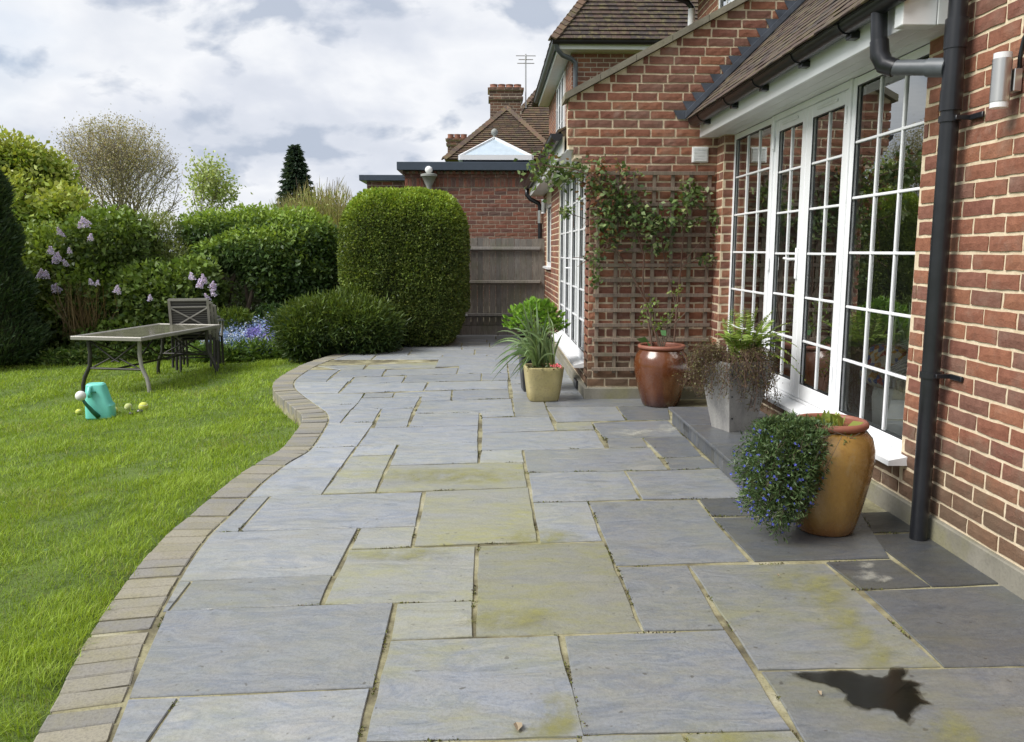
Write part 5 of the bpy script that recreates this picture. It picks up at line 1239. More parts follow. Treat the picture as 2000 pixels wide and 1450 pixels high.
# juniper: flat sprays
jb = [B(640,632,11.6,88,38), B(612,656,11.35,52,34), B(700,645,11.5,65,44), B(690,602,11.9,45,24), B(728,660,11.5,38,30), B(590,672,11.3,30,20)]
jt = wthing('juniper', 'low spreading juniper with dark sprays at the curve of the patio', 'shrub', tuple(G(650,690,-.1)))
P, D = blob_pts(jb, 9000, lo=.8, hi=1.15, rough=.24, seed=61, inner=.2); ok = P[:, 2] > -.05; P, D = P[ok], D[ok]; parts = []
for k in range(6):
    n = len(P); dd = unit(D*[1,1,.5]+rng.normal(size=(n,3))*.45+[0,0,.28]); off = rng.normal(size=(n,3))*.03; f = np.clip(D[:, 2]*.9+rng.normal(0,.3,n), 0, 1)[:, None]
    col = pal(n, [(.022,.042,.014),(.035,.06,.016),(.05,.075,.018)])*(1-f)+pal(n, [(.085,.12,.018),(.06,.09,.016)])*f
    Ls = rng.uniform(.05,.12,n); parts.append(leaves(P+off+dd*rng.uniform(0,.08,(n,1)), dd+rng.normal(size=(n,3))*.3, Ls, Ls*.2, col))
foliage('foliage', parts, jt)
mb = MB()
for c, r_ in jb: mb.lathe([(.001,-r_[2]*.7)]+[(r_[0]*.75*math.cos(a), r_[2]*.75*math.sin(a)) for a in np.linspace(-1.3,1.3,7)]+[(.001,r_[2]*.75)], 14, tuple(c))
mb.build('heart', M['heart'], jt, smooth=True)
# dark conifer at the left edge
cf = wthing('conifer', 'dark columnar conifer at the left edge of the lawn', 'tree', tuple(G(-20,715,-.2))); fx, fy, _ = G(-20,715,-.2); parts = []
n = 26000; z = rng.uniform(-.15, 2.9, n); rad = np.interp(z, [-.15,.2,1.2,2.2,2.9], [.62,.66,.50,.38,.10])*(1+.12*np.sin(z*9+rng.normal(0,.3,n))); a = rng.uniform(0, 6.283, n); t = 1-rng.random(n)**2*.35
P = np.stack([fx+rad*t*np.cos(a), fy+rad*t*np.sin(a), z], 1); D = np.stack([np.cos(a), np.sin(a), np.full(n, .9)], 1); Ls = rng.uniform(.06,.13,n)
foliage('foliage', leaves(P, D+rng.normal(size=(n,3))*.4, Ls, Ls*.22, pal(n, [(.030,.052,.024),(.040,.066,.028),(.050,.074,.03)])), cf)
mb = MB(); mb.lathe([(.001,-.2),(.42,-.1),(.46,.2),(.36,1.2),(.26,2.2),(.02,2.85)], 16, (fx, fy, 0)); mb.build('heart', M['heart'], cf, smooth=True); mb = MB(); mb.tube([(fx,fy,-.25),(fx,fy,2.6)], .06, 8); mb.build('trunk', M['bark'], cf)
# dry ornamental stalks
st = wthing('dry_grass_clump', 'clump of dry brown upright stalks among the lilacs', 'plant', tuple(AY(165,690,12.3))); n = 260
bx_ = AY(165,660,12.25); P = np.tile(bx_, (n,1))+rng.normal(size=(n,3))*[.16,.08,.02]; D = rng.normal(size=(n,3))*[.28,.2,0]+[0,0,1]
foliage('stalks', leaves(P, D, rng.uniform(.5,1.0,n), .012, pal(n, [(.17,.12,.06),(.12,.085,.045)]), .05), st)
# lilac blooms
def panicle(px, py, Y, s, parent):
    c = AY(px, py, Y); n = 170; h = rng.random(n); a = rng.uniform(0,6.283,n); rr_ = (1-h)**.7*.06*s*rng.uniform(.5,1,n)
    tilt = rng.normal(0,.35,2); P = np.stack([rr_*np.cos(a)+tilt[0]*h*.1*s, rr_*np.sin(a)+tilt[1]*h*.1*s, h*.125*s-.06*s], 1)+c
    V, Q, T = leaves(P, sph(n), .022*s, .02*s, pal(n, [(.46,.41,.59),(.40,.35,.54),(.54,.50,.64)]), .1); np_mesh('bloom', V, Q, M['petal'], T, parent)
for (px, py, s) in ((170,437,.9),(163,431,.8),(176,433,.7),(157,440,.7),(118,452,.8),(124,458,.6),(102,490,.9),(110,500,.8),(108,508,.9),(117,505,.7),(131,514,.8),(136,490,.7),(82,533,.9),(90,537,.9),(76,538,.7),(110,565,.9),(103,560,.7),(118,563,.7),(96,488,.7)): panicle(px, py, 12.25, s, lil1)
for (px, py, s) in ((176,464,.8),(225,565,.8),(232,569,.7),(180,551,.7),(190,553,.6),(375,540,.8),(388,553,.9),(392,557,.8),(398,543,.8),(400,549,.7),(415,562,.8),(418,572,.8),(408,580,.7),(293,582,.7),(412,556,.7)): panicle(px, py, 12.0, s, lil2)
# flower bed at the back of the lawn
bx = np.linspace(-9, -1.3, 60); soil = MB(); vs = []
for x in bx:
    y0 = float(bed_edge(x)); y0 = min(y0, 12.2); z0 = float(lawn_z(x, y0))
    vs += [(x, y0, z0-.004), (x, y0+.12, z0+.03), (x, 14.9, z0+.10)]
soil.add(vs, [(3*i+j, 3*i+3+j, 3*i+4+j, 3*i+1+j) for i in range(len(bx)-1) for j in (0,1)]); soil = soil.build('flower_bed', M['soil']); tag(soil, kind='structure')
def patch(name, label, cat, n, xr, yfn, hr_, L, W, cols, fl=None):
    x = rng.uniform(*xr, n); y = yfn(x, n); z = lawn_z(x, y)+rng.random(n)**1.3*hr_; P = np.stack([x,y,z],1); D = rng.normal(size=(n,3))*[.9,.9,.5]+[0,-.1,.5]
    Ls = L*rng.uniform(.6,1.3,n); parts = [leaves(P, D, Ls, Ls*W/L, pal(n, cols))]
    o = foliage(name, parts); tag(o, label, cat, kind='stuff'); return o
patch('ground_cover', 'low mixed ground-cover leaves along the lawn side of the flower bed', 'ground cover', 16000, (-8.6,-2.0), lambda x, n: bed_edge(x)+rng.random(n)**1.5*1.3-.05, .20, .09, .03, [(.06,.10,.02),(.09,.14,.03),(.13,.17,.045),(.045,.08,.018)])
xl, xr = AY(405,660,12.1)[0], AY(568,660,12.1)[0]
patch('flower_leaves', 'green strappy leaves under the blue flower patch', 'ground cover', 7000, (xl-.1, xr+.05), lambda x, n: np.minimum(bed_edge(x), 11.7)+rng.random(n)*.8, .26, .14, .025, [(.09,.15,.03),(.12,.18,.045),(.07,.12,.028)])
n = 4200; x = rng.uniform(xl, xr, n); y = 11.75+rng.random(n)*.75; hgt = .22+.34*(y-11.75)/.75+.10*fbm(x, y, 77, 5)+rng.normal(0,.05,n); P = np.stack([x, y, lawn_z(x,y)+hgt], 1)
vio = ((fbm(x, y, 31, 3) > .45) | ((x > xr-.40) & (rng.random(n) < .5)))[:, None]; col = np.where(vio, pal(n, [(.17,.15,.46),(.22,.20,.50)]), pal(n, [(.22,.29,.50),(.32,.38,.53),(.17,.23,.45),(.48,.50,.55)], [3,3,3,1.4]))
o = foliage('blue_flowers', leaves(P, sph(n)+[0,-.4,.5], .028, .03, col, .1), None, 'petal'); tag(o, 'patch of small blue and violet spring flowers beside the juniper', 'flowers', kind='stuff')

# ---- trees beyond the garden
shrub('leafy_tree', 'large fresh yellow-green leafy tree behind the dark conifer', 'tree', [B(55,390,21,95,75), B(10,310,21,75,50), B(100,345,21.5,45,45), B(125,420,20,60,55), B(0,420,20,80,80), B(60,320,21,50,40), B(170,440,20,40,30), B(-60,360,21,80,100)], 26000, .15, .085, [(.13,.19,.03),(.17,.22,.035),(.21,.25,.05)], None, 51, tip=(.25,.28,.06), lo=.45, inner=.4, base=(AY(40,700,21)[0], 21, -.4))
def bare_tree(name, label, base, H, spread, seed, n_main, depth, r0, leafcols, n_leaf, leafL):
    r = random.Random(seed); t = wthing(name, label, 'tree', base); mb = MB(); tips = []
    ctr = Vector(base)+Vector((0,0,H*.56)); rad = Vector((spread, spread, H*.46))
    def inside(p): q = p-ctr; return (q.x/rad.x)**2+(q.y/rad.y)**2+(q.z/rad.z)**2 < 1
    def grow(p, d, L, rr_, k):
        pts = [p]; q = p
        for i in range(3): d = (d+Vector((r.gauss(0,.10), r.gauss(0,.10), .05))).normalized(); q = q+d*L/3; pts.append(q)
        mb.tube(pts, [rr_, rr_*.88, rr_*.76, rr_*.64], 5 if k > 1 else 4, False); tips.append((q, d))
        if k == 0 or not inside(q): return
        for _ in range(3 if r.random() < .65 else 2):
            grow(q if r.random() < .75 else pts[2], (d+Vector((r.gauss(0,.42), r.gauss(0,.42), r.gauss(.05,.3)))).normalized(), L*r.uniform(.72,.92), rr_*.62, k-1)
    b = Vector(base); fork = b+Vector((0,0,H*.16)); mb.tube([b-Vector((0,0,.3)), fork], [r0*1.5, r0*1.2], 8)
    for i in range(n_main):
        a = 2*math.pi*i/n_main+r.uniform(-.3,.3); e = r.uniform(.08, .85); grow(fork, Vector((math.cos(a)*math.sin(e), math.sin(a)*math.sin(e), math.cos(e))), H*.22, r0*r.uniform(.5,.8), depth)
    mb.build('trunk', M['bark_pale'], t)
    P = np.array([p for p, _ in tips]); P = P[rng.integers(0, len(P), n_leaf)]+rng.normal(size=(n_leaf,3))*.18; Ls = leafL*rng.uniform(.6,1.3,n_leaf)
    foliage('crown', leaves(P, sph(n_leaf), Ls, Ls*.6, pal(n_leaf, leafcols)), t); return t
bt = AY(237, 490, 42); bare_tree('budding_tree', 'round-headed tree in bud with bare branches, farthest back on the left', (bt[0], 42, -.4), 8.0, 2.85, 5, 14, 5, .10, [(.22,.19,.11),(.20,.19,.09),(.26,.23,.14)], 5200, .10)
nl = 12000; d = sph(nl); d[:, 2] = np.where(d[:, 2] < -.45, -d[:, 2], d[:, 2]); P = np.array([bt[0], 42, 4.55])+d*[2.95,2.95,3.55]*(rng.random((nl,1))**.4)*(1+.05*bump3(d, 7, 5)[:, None]); Ls = rng.uniform(.05,.12,nl)
foliage('new_leaves', leaves(P, sph(nl), Ls, Ls*.55, pal(nl, [(.27,.24,.14),(.23,.22,.11),(.32,.29,.19)])), bpy.data.objects['budding_tree'])
bt = AY(420, 490, 30); bare_tree('young_tree', 'slender pale young tree with sparse new leaves behind the hedge', (bt[0], 30, -.4), 5.1, .62, 9, 6, 5, .05, [(.22,.27,.09),(.26,.30,.12)], 2600, .13)
cb = AY(580, 400, 50); t = wthing('fir_tree', 'dark pointed fir tree standing alone against the clouds', 'tree', (cb[0], 50, -.4)); n = 9000
hh = rng.random(n)**.8; zt, zb = AY(580,283,50)[2], AY(580,410,50)[2]; z = zt-(zt-zb)*hh; lay = .75+.25*np.sin(hh*70+rng.normal(0,.4,n)); a = rng.uniform(0,6.283,n); rad = (.10+1.12*hh**.75)*lay*rng.random(n)**.35
P = np.stack([cb[0]+rad*np.cos(a), 50+rad*np.sin(a), z], 1); D = np.stack([np.cos(a), np.sin(a), np.full(n,-.45)], 1); Ls = rng.uniform(.15,.35,n)
foliage('crown', leaves(P, D+rng.normal(size=(n,3))*.35, Ls, Ls*.35, pal(n, [(.022,.038,.024),(.032,.05,.03)])), t); mb = MB(); mb.tube([(cb[0],50,-.5),(cb[0],50,zt-.2)], [.2,.03], 8); mb.build('trunk', M['bark'], t)
# twiggy willow shrub behind the clipped bush
wsb = [B(620,450,17.3,75,75), B(660,480,17,50,110), B(570,440,17.6,50,40)]; t = wthing('willow_shrub', 'straw-coloured twiggy shrub showing above the hedge left of the clipped bush', 'shrub', tuple(AY(630,640,17.2)))
P, D = blob_pts(wsb, 9000, lo=.5, hi=1.0, seed=91); n = len(P); Ls = rng.uniform(.12,.34,n); foliage('crown', [leaves(P, D*.5+rng.normal(size=(n,3))*.3+[0,0,1], Ls, .012, pal(n, [(.20,.18,.08),(.26,.24,.11),(.15,.16,.06)]), .1), leaves(P[:4500], D[:4500]+rng.normal(size=(min(4500,n),3)), .07, .03, pal(min(4500,n), [(.18,.22,.05),(.14,.18,.04)]))], t)
mb = MB(); r = random.Random(3)
for _ in range(40): f = Vector(AY(630,640,17.2)); e = Vector(AY(r.uniform(570,690), r.uniform(345,430), r.uniform(16.9,17.6))); mb.tube([f+Vector((r.uniform(-.3,.3),0,0)), f.lerp(e,.5)+Vector((r.uniform(-.1,.1),0,.1)), e], [.02,.012,.004], 5)
mb.build('trunk', M['bark'], t)

# ================================================================ potted plants
def arc(p, q, lift, n=8):
    p, q = np.array(p), np.array(q); t = np.linspace(0,1,n)[:, None]; return p+(q-p)*t+np.array([0,0,1])*lift*4*t*(1-t)
# trailing blue-flowered plant over the left of the ochre jar
lp = wthing('trailing_plant', 'trailing plant dotted with blue flowers spilling over the left of the ochre jar', 'plant', (1.62, 3.9, .5)); S0 = np.array([1.60, 3.90, .53]); parts = []; mb = MB(); tips = []
cen, rad3 = np.array([1.385, 3.83, .29]), np.array([.20, .19, .275])
for k in range(620):
    d = sph(1)[0]; e = cen + d*rad3*(.55+.5*rng.random()**.5)*(1+.10*math.sin(7*d[0]+5*d[2])); 
    if e[2] < .02: e[2] = rng.uniform(.02,.10)
    s0 = S0+rng.normal(size=3)*[.06,.07,.012]; c = arc(s0, e, .01+.05*rng.random()*(e[2] > .25), 14); c[:, :2] += rng.normal(size=(1,2))*.0
    n = 70; t = rng.uniform(.2,1,n); ix = t*(len(c)-1); i0 = np.minimum(ix.astype(int), len(c)-2); P = c[i0]+(c[i0+1]-c[i0])*(ix-i0)[:, None]
    Ls = rng.uniform(.016,.032,n); parts.append(leaves(P+rng.normal(size=(n,3))*.009, sph(n)+unit(e-cen)*.7+[0,0,.15], Ls, Ls*.26, pal(n, [(.035,.062,.022),(.05,.085,.03),(.075,.11,.04)]), .1))
    if k % 4 == 0: mb.tube([tuple(p) for p in c[::3]], .0016, 3)
    tips.append(e)
foliage('foliage', parts, lp); mb.build('stem', M['bark'], lp)
tp = np.array(tips); tp = tp[(tp[:, 1] < cen[1]+.08) & (tp[:, 2] > .06)]; tp = tp[::2]; nf = len(tp); parts = []
fd = unit((tp-cen)/rad3**2*.05+[0,-.35,.2])
for k in range(5):
    s = unit(np.cross(fd, [.3,.5,.8])); u = np.cross(fd, s); a = k*1.2566; parts.append(leaves(tp+fd*.006, s*math.cos(a)+u*math.sin(a)+fd*.35, .0085, .0065, pal(nf, [(.05,.065,.30),(.07,.085,.35),(.11,.12,.38)]), .05))
foliage('flowers', parts, lp, 'petal')
cp = wthing('leafy_seedling', 'pale green crinkled seedling growing in the ochre jar', 'plant', (1.73, 3.99, .5)); n = 40; P = np.tile([1.72,4.0,.52],(n,1))+rng.normal(size=(n,3))*[.03,.03,.005]
foliage('foliage', leaves(P, rng.normal(size=(n,3))*[.9,.9,.3]+[0,0,.9], rng.uniform(.05,.10,n), .045, pal(n, [(.22,.25,.06),(.16,.20,.05)])), cp)
# slate planter: fern and dried trailing growth
def frond(base, tip, lift, L, cols, pin=30, wid=.085):
    c = arc(base, tip, lift, 24); n = pin; parts = []
    i = np.linspace(3, 23, n).astype(int); T = unit(np.gradient(c, axis=0))[i]; up_ = np.array([0,0,1.0]); S = unit(np.cross(T, up_)); prof = np.sin(np.linspace(.35,1.0,n)*math.pi)**.7*wid
    for s in (-1,1): parts.append(leaves(c[i], S*s+T*.45+[0,0,-.12], np.maximum(prof,.008), np.maximum(prof,.01)*.2, pal(n, cols), .1))
    return parts, c
fn = wthing('fern', 'bright green fern growing from the slate planter', 'fern', (sl_loc[0], sl_loc[1], .6)); parts = []; mb = MB(); fb = np.array([sl_loc[0]+.03, sl_loc[1], sl_loc[2]+SH-.03])
for (dx_, dy_, dz, lf) in ((-.10,-.05,.22,.05),(.0,-.1,.25,.05),(.10,-.08,.24,.05),(.22,-.10,.20,.08),(-.05,-.03,.27,.03),(.06,-.05,.28,.03),(.15,-.04,.27,.04),(.28,-.05,.06,.12),(.30,-.12,-.10,.14),(.16,-.16,.12,.10),(-.14,-.08,.14,.08),(.05,.10,.26,.04),(.26,.02,.14,.10),(-.04,-.16,.12,.10),(.20,.12,.2,.06),(.27,-.10,-.02,.14)):
    p_, c = frond(fb+rng.normal(size=3)*.015, fb+np.array([dx_,dy_,dz])*1.5, lf, .3, [(.15,.21,.035),(.19,.255,.05),(.12,.18,.03)]); parts += p_; mb.tube([tuple(q) for q in c[::4]], .002, 4)
foliage('fronds', parts, fn); mb.build('rachis', M['bark'], fn)
dt = wthing('dried_trailer', 'tangle of dried brown trailing stems hanging over the slate planter', 'plant', (sl_loc[0], sl_loc[1], .6)); mb = MB(); parts = []; r = random.Random(8)
for k in range(430):
    a = r.uniform(0, 6.283); rr_ = r.uniform(.12,.24); p = (fb[0]-.03+.10*math.cos(a), fb[1]+.10*math.sin(a), fb[2]+.0); out = .16+r.uniform(0,.12)+(.06 if math.cos(a) < 0 else 0)
    m1 = (fb[0]-.03+out*math.cos(a), fb[1]+out*.9*math.sin(a), fb[2]+r.uniform(-.02,.10)); e = (m1[0]+r.uniform(-.06,.06), m1[1]+r.uniform(-.06,.06), fb[2]-r.uniform(.0,.21)*(1.5 if math.cos(a) > .3 else 1)); e2 = (e[0]+r.uniform(-.05,.05), e[1]+r.uniform(-.05,.05), e[2]+r.uniform(-.06,.03))
    pts = [p, ((p[0]+m1[0])/2, (p[1]+m1[1])/2, max(p[2],m1[2])+.03), m1, ((m1[0]+e[0])/2+r.uniform(-.02,.02), (m1[1]+e[1])/2+r.uniform(-.02,.02), (m1[2]+e[2])/2), e, e2]; mb.tube(pts, .0014, 3, False)
    n = 22; q = np.array(pts)[rng.integers(1,5,n)]+rng.normal(size=(n,3))*.022; parts.append(leaves(q, sph(n), rng.uniform(.008,.017,n), .010, pal(n, [(.075,.052,.028),(.09,.075,.03),(.085,.085,.03),(.05,.035,.022)])))
mb.build('stem', M['twig_red'], dt); foliage('foliage', parts, dt)
# daffodil leaves in the trough
def strap(c, wd, nrm_twist):
    n = len(c); T = unit(np.gradient(c, axis=0)); S = unit(np.cross(T, np.array([math.cos(nrm_twist), math.sin(nrm_twist), .2]))); w_ = wd*np.concatenate([np.full(n-4, 1.0), [.9,.7,.4,.05]])[:, None]
    return np.concatenate([c-S*w_/2, c+S*w_/2]), np.array([[i, i+1, n+i+1, n+i] for i in range(n-1)])
df = wthing('daffodil_leaves', 'clump of long blue-green daffodil leaves flopping out of the stone trough', 'plant', (tr_loc[0], tr_loc[1], .28)); VV, QQ, TT = [], [], []; b_ = 0; r = random.Random(4)
for k in range(105):
    a = r.gauss(math.pi*.92, 1.05); L_ = r.uniform(.30,.66); out = r.uniform(.05,.46) if math.cos(a) < 0 else r.uniform(.02,.30); s_ = np.array([tr_loc[0]+(-.05 if k % 5 else .08)+r.gauss(0,.022), tr_loc[1]+r.gauss(0,.03), .285]); t = np.linspace(0,1,12)[:, None]
    e = np.array([math.cos(a)*out, math.sin(a)*out*.7, L_]); c = s_+e*[1,1,0]*t**1.7+np.array([0,0,1])*(L_*t - max(0, out-.12)*1.15*t**3.2)
    if r.random() < .22: c[8:] += np.array([math.cos(a)*.05,0,-.10])*np.linspace(.2,1.3,4)[:, None]
    v, q = strap(c, r.uniform(.013,.023), r.uniform(0,6.28)); VV.append(v); QQ.append(q+b_); b_ += len(v); g_ = np.linspace(1,0,12)[:, None]**2; cc = pal(1, [(.12,.175,.08),(.155,.215,.11),(.10,.15,.07)])[0]*(1-g_*.7)+np.array([.19,.25,.045])*g_*.7; TT.append(np.concatenate([cc, cc]))
np_mesh('foliage', np.concatenate(VV), np.concatenate(QQ), M['foliage'], np.concatenate(TT), df)
pr = wthing('primula', 'small pink flower with dark leaves at the front of the stone trough', 'flower', (tr_loc[0]+.1, tr_loc[1]-.1, .29)); n = 380; P = np.stack([rng.uniform(tr_loc[0]-.15,tr_loc[0]+.15,n), rng.uniform(tr_loc[1]-.16,tr_loc[1]+.02,n), .285+rng.random(n)*.045], 1)
foliage('foliage', leaves(P, rng.normal(size=(n,3))*[1,1,.4]+[0,0,.3], rng.uniform(.015,.035,n), .018, pal(n, [(.04,.065,.02),(.07,.04,.025),(.05,.08,.03)])), pr); n = 90; P = np.array([tr_loc[0]+.115, tr_loc[1]-.12, .33])+rng.normal(size=(n,3))*[.022,.015,.012]
foliage('flowers', leaves(P, sph(n)+[0,-.5,.4], .016, .016, pal(n, [(.65,.16,.22),(.70,.35,.38),(.6,.10,.15)])), pr, 'petal')
# broad fresh leaves in the black planter
hl_ = wthing('leafy_perennial', 'mound of broad bright green leaves in the black planter', 'plant', (bk_loc[0], bk_loc[1], .5)); parts = []; mb = MB()
for k in range(210):
    d = sph(1)[0]; d[2] = abs(d[2])*.9+.05; e = np.array([bk_loc[0]+.0, bk_loc[1], .60])+d*[.32,.29,.33]*rng.uniform(.6,1.0); n = 7; a = np.linspace(-1.6,1.6,n); o_ = unit(e-np.array([bk_loc[0],bk_loc[1],.5])); s = unit(np.cross(o_, [0.1,.2,1])); u = unit(np.cross(s, o_)+[0,0,.6])
    D = np.array([o_*math.cos(q)+s*math.sin(q)+u*.15 for q in a]); parts.append(leaves(np.tile(e,(n,1)), D, rng.uniform(.04,.075), .034, pal(n, [(.13,.24,.03),(.17,.29,.04),(.10,.19,.025)]), .15)); 
    if k % 2 == 0: mb.tube([(bk_loc[0]+d[0]*.05, bk_loc[1]+d[1]*.05, .5), tuple(e)], .003, 4)
foliage('foliage', parts, hl_); mb.build('stem', M['bark'], hl_)
# young plant in the chestnut jar
yp = wthing('young_plant', 'young plant with two large leaves and thin stems in the chestnut jar', 'plant', (br_loc[0], br_loc[1], .49)); mb = MB(); parts = []
def pt(px, py, Y): return tuple(AY(px, py, Y))
for l in (((1290,680),(1280,640),(1262,610),(1265,600)),((1292,680),(1302,640),(1318,600),(1322,560)),((1288,680),(1296,650),(1285,630)),((1294,682),(1310,640),(1340,610))): mb.tube([pt(x, y, 7.36+.01*i) for i, (x, y) in enumerate(l)], [.007,.006,.004,.003][:len(l)], 6)
mb.build('stem', M['bark'], yp)
for (x, y, L_, dx_, dz) in ((1268,668,.13,-1,.25),(1262,664,.13,.35,-.9),(1292,655,.06,.5,.6)):
    parts.append(leaves(np.array([pt(x,y,7.30)]), np.array([[dx_,-.2,dz]]), L_, .075, pal(1, [(.06,.13,.05)]), .12))
n = 120; q = np.array([pt(x, y, 7.36) for x, y in ((1262,608),(1272,598),(1300,622),(1285,632),(1310,612),(1255,625),(1320,570),(1290,640))])[rng.integers(0,8,n)]+rng.normal(size=(n,3))*.03; parts.append(leaves(q, sph(n)+[0,-.3,.2], rng.uniform(.025,.05,n), .024, pal(n, [(.10,.15,.03),(.14,.18,.05)])))
foliage('foliage', parts, yp)
# climbing rose on the trellis
ro = wthing('climbing_rose', 'climbing rose trained over the trellis and along the eaves gutter', 'plant', (1.6, 7.62, .3)); mb = MB(); parts = []; r = random.Random(17)
def cane(l, r0, Y=7.62): 
    pts = [pt(x, y, yy_ if yy_ else Y) for x, y, yy_ in l]; mb.tube(pts, list(np.linspace(r0, r0*.35, len(pts))), 6); return np.array(pts)
canes = [cane(l, r0) for l, r0 in (([(1275,688,7.5),(1262,600,7.6),(1255,560,0),(1258,500,0),(1240,440,0),(1200,390,0),(1160,345,7.5),(1120,330,7.5),(1075,325,7.6),(1045,322,7.8)], .011),
  ([(1290,688,7.5),(1262,590,7.6),(1225,520,0),(1195,480,0),(1180,440,0),(1165,400,0),(1150,360,7.55),(1105,345,7.6)], .009), ([(1315,690,7.5),(1322,600,7.6),(1330,520,0),(1335,460,0),(1345,400,0),(1350,360,0)], .009),
  ([(1320,600,0),(1300,520,0),(1290,450,0),(1270,410,0),(1250,390,0)], .007), ([(1325,540,0),(1345,500,0),(1372,470,0),(1388,440,0)], .006), ([(1240,440,0),(1280,430,0),(1310,440,0),(1345,435,0)], .006), ([(1170,420,0),(1150,430,7.5),(1120,420,7.5),(1105,412,7.5)], .005), ([(1195,480,0),(1175,490,7.55),(1158,510,7.5),(1160,540,7.5)], .005), ([(1330,520,0),(1370,505,0),(1392,515,0)], .005), ([(1225,520,0),(1210,560,0),(1230,540,0),(1245,570,0)], .004), ([(1200,390,0),(1215,350,0),(1205,325,0),(1210,305,0)], .005))]
for k in range(70):
    c = canes[r.randrange(len(canes))]; i = r.randrange(1, len(c)-1); p = c[i]; e = p+np.array([r.gauss(0,.12), -abs(r.gauss(0,.04)), r.gauss(-.02,.12)]); mb.tube([tuple(p), tuple((p+e)/2+np.array([0,-.01,.02])), tuple(e)], .0022, 4)
mb.build('stem', M['twig_red'], ro)
def spray(px, py, Y, rx, ry, n, cols, L_=.05):
    c = AY(px, py, Y); k = Y/1600; P = c+rng.normal(size=(n,3))*[rx*k*.55, .05, ry*k*.55]; P[:, 1] = np.minimum(P[:, 1], np.where(P[:, 0] > .9, TY-.05, 99)); Ls = 1.15*L_*rng.uniform(.6,1.25,n)
    parts.append(leaves(P, rng.normal(size=(n,3))*[.8,.6,.6]+[0,-.5,-.25], Ls, Ls*.62, pal(n, cols)))
RG = [(.065,.10,.03),(.095,.14,.045),(.14,.175,.07),(.045,.075,.025)]; RR = RG+[(.16,.10,.04),(.14,.06,.035)]
for a in ((1060,330,7.75,34,30,90,RG,.06),(1085,345,7.65,34,24,90,RG,.06),(1115,335,7.6,30,26,70,RG),(1145,345,7.6,26,30,80,RR),(1170,375,7.6,30,36,110,RR),(1175,330,7.6,28,18,36,RR),(1205,385,7.6,30,30,110,RG),(1235,400,7.62,30,26,90,RG),(1180,430,7.6,26,34,110,RG),(1195,470,7.62,24,24,60,RR),(1240,440,7.6,34,26,80,RG),(1275,435,7.6,34,26,95,RG),(1300,430,7.6,26,22,55,RG),(1340,372,7.62,24,24,60,RG),(1360,382,7.62,22,20,40,RG),(1330,410,7.62,20,16,30,RG),(1345,436,7.62,24,10,40,RG),(1160,500,7.58,14,26,50,RG),(1380,505,7.62,16,10,26,RG),(1108,412,7.5,10,14,40,RG),(1285,480,7.6,24,20,50,RG),(1215,330,7.6,14,14,22,RR),(1075,298,7.8,14,14,24,RR),(1165,540,7.58,10,20,20,RG),(1390,430,7.62,8,20,24,RG),(1245,340,7.6,24,8,14,RR)): spray(*a)
foliage('foliage', parts, ro)
# ================================================================ small marks on the paving
def flat(name, px_pts, z, mat, th=.0015):
    pts = [G(x, y, z) for x, y in px_pts]; c = np.mean(pts, 0); m = MB(); m.prism([(p[0]-c[0], p[1]-c[1]) for p in pts], 0, th); return m.build(name, mat, None, loc=(c[0], c[1], z))
nn = NT('water_film'); nn.t.nodes.remove(nn.b); fr = nn.n('ShaderNodeFresnel'); fr.inputs[0].default_value = 1.33; tr = nn.n('ShaderNodeBsdfTransparent'); tr.inputs[0].default_value = (.50,.49,.45,1)
gl = nn.n('ShaderNodeBsdfGlossy'); gl.inputs['Roughness'].default_value = .14; mx = nn.n('ShaderNodeMixShader'); nn.l(fr.outputs[0], mx.inputs[0]); nn.l(tr.outputs[0], mx.inputs[1]); nn.l(gl.outputs[0], mx.inputs[2]); nn.l(mx.outputs[0], nn.out.inputs[0]); M['water'] = nn.m
pud = [(1548,1313),(1600,1314),(1640,1309),(1664,1312),(1680,1318),(1704,1320),(1722,1324),(1734,1318),(1738,1306),(1764,1305),(1768,1318),(1760,1328),(1778,1330),(1796,1336),(1782,1342),(1800,1352),(1786,1356),(1804,1368),(1816,1376),(1796,1374),(1782,1386),(1778,1398),(1770,1410),(1756,1402),(1744,1386),(1720,1382),(1690,1383),(1664,1376),(1652,1366),(1655,1358),(1640,1346),(1615,1336),(1580,1328),(1560,1320)]
P_ = [np.array(p, float) for p in pud]; Q_ = []; r = random.Random(9)
for i, p in enumerate(P_):
    q = P_[(i+1) % len(P_)]; m_ = max(1, int(np.linalg.norm(q-p)/6))
    Q_ += [p+(q-p)*k/m_+([r.gauss(0,2.2), r.gauss(0,1.2)] if k else [0,0]) for k in range(m_)]
P_ = [G(x, y, .004) for x, y in Q_]; c = np.mean(P_, 0); m = MB(); m.add([(p[0]-c[0], p[1]-c[1], 0) for p in P_], [tuple(range(len(P_)))[::-1]]); o = m.build('puddle', M['water'], None, loc=(c[0], c[1], .0046)); tag(o, kind='structure')
dm = NT('damp_stone'); dm.t.nodes.remove(dm.b); tr = dm.n('ShaderNodeBsdfTransparent'); tr.inputs[0].default_value = (.82,.81,.79,1); dm.l(tr.outputs[0], dm.out.inputs[0])
for sc_k, zz in ((1.05, .0040), (1.10, .0036)):
    m = MB(); m.add([((p[0]-c[0])*sc_k+r.gauss(0,.004), (p[1]-c[1])*sc_k+r.gauss(0,.004), 0) for p in P_], [tuple(range(len(P_)))[::-1]]); m.build('damp_margin', dm.m, patio, loc=(c[0], c[1], zz))
M['dry_leaf'] = plain('dry_leaf', (.30,.24,.16), .8, vary=.3)
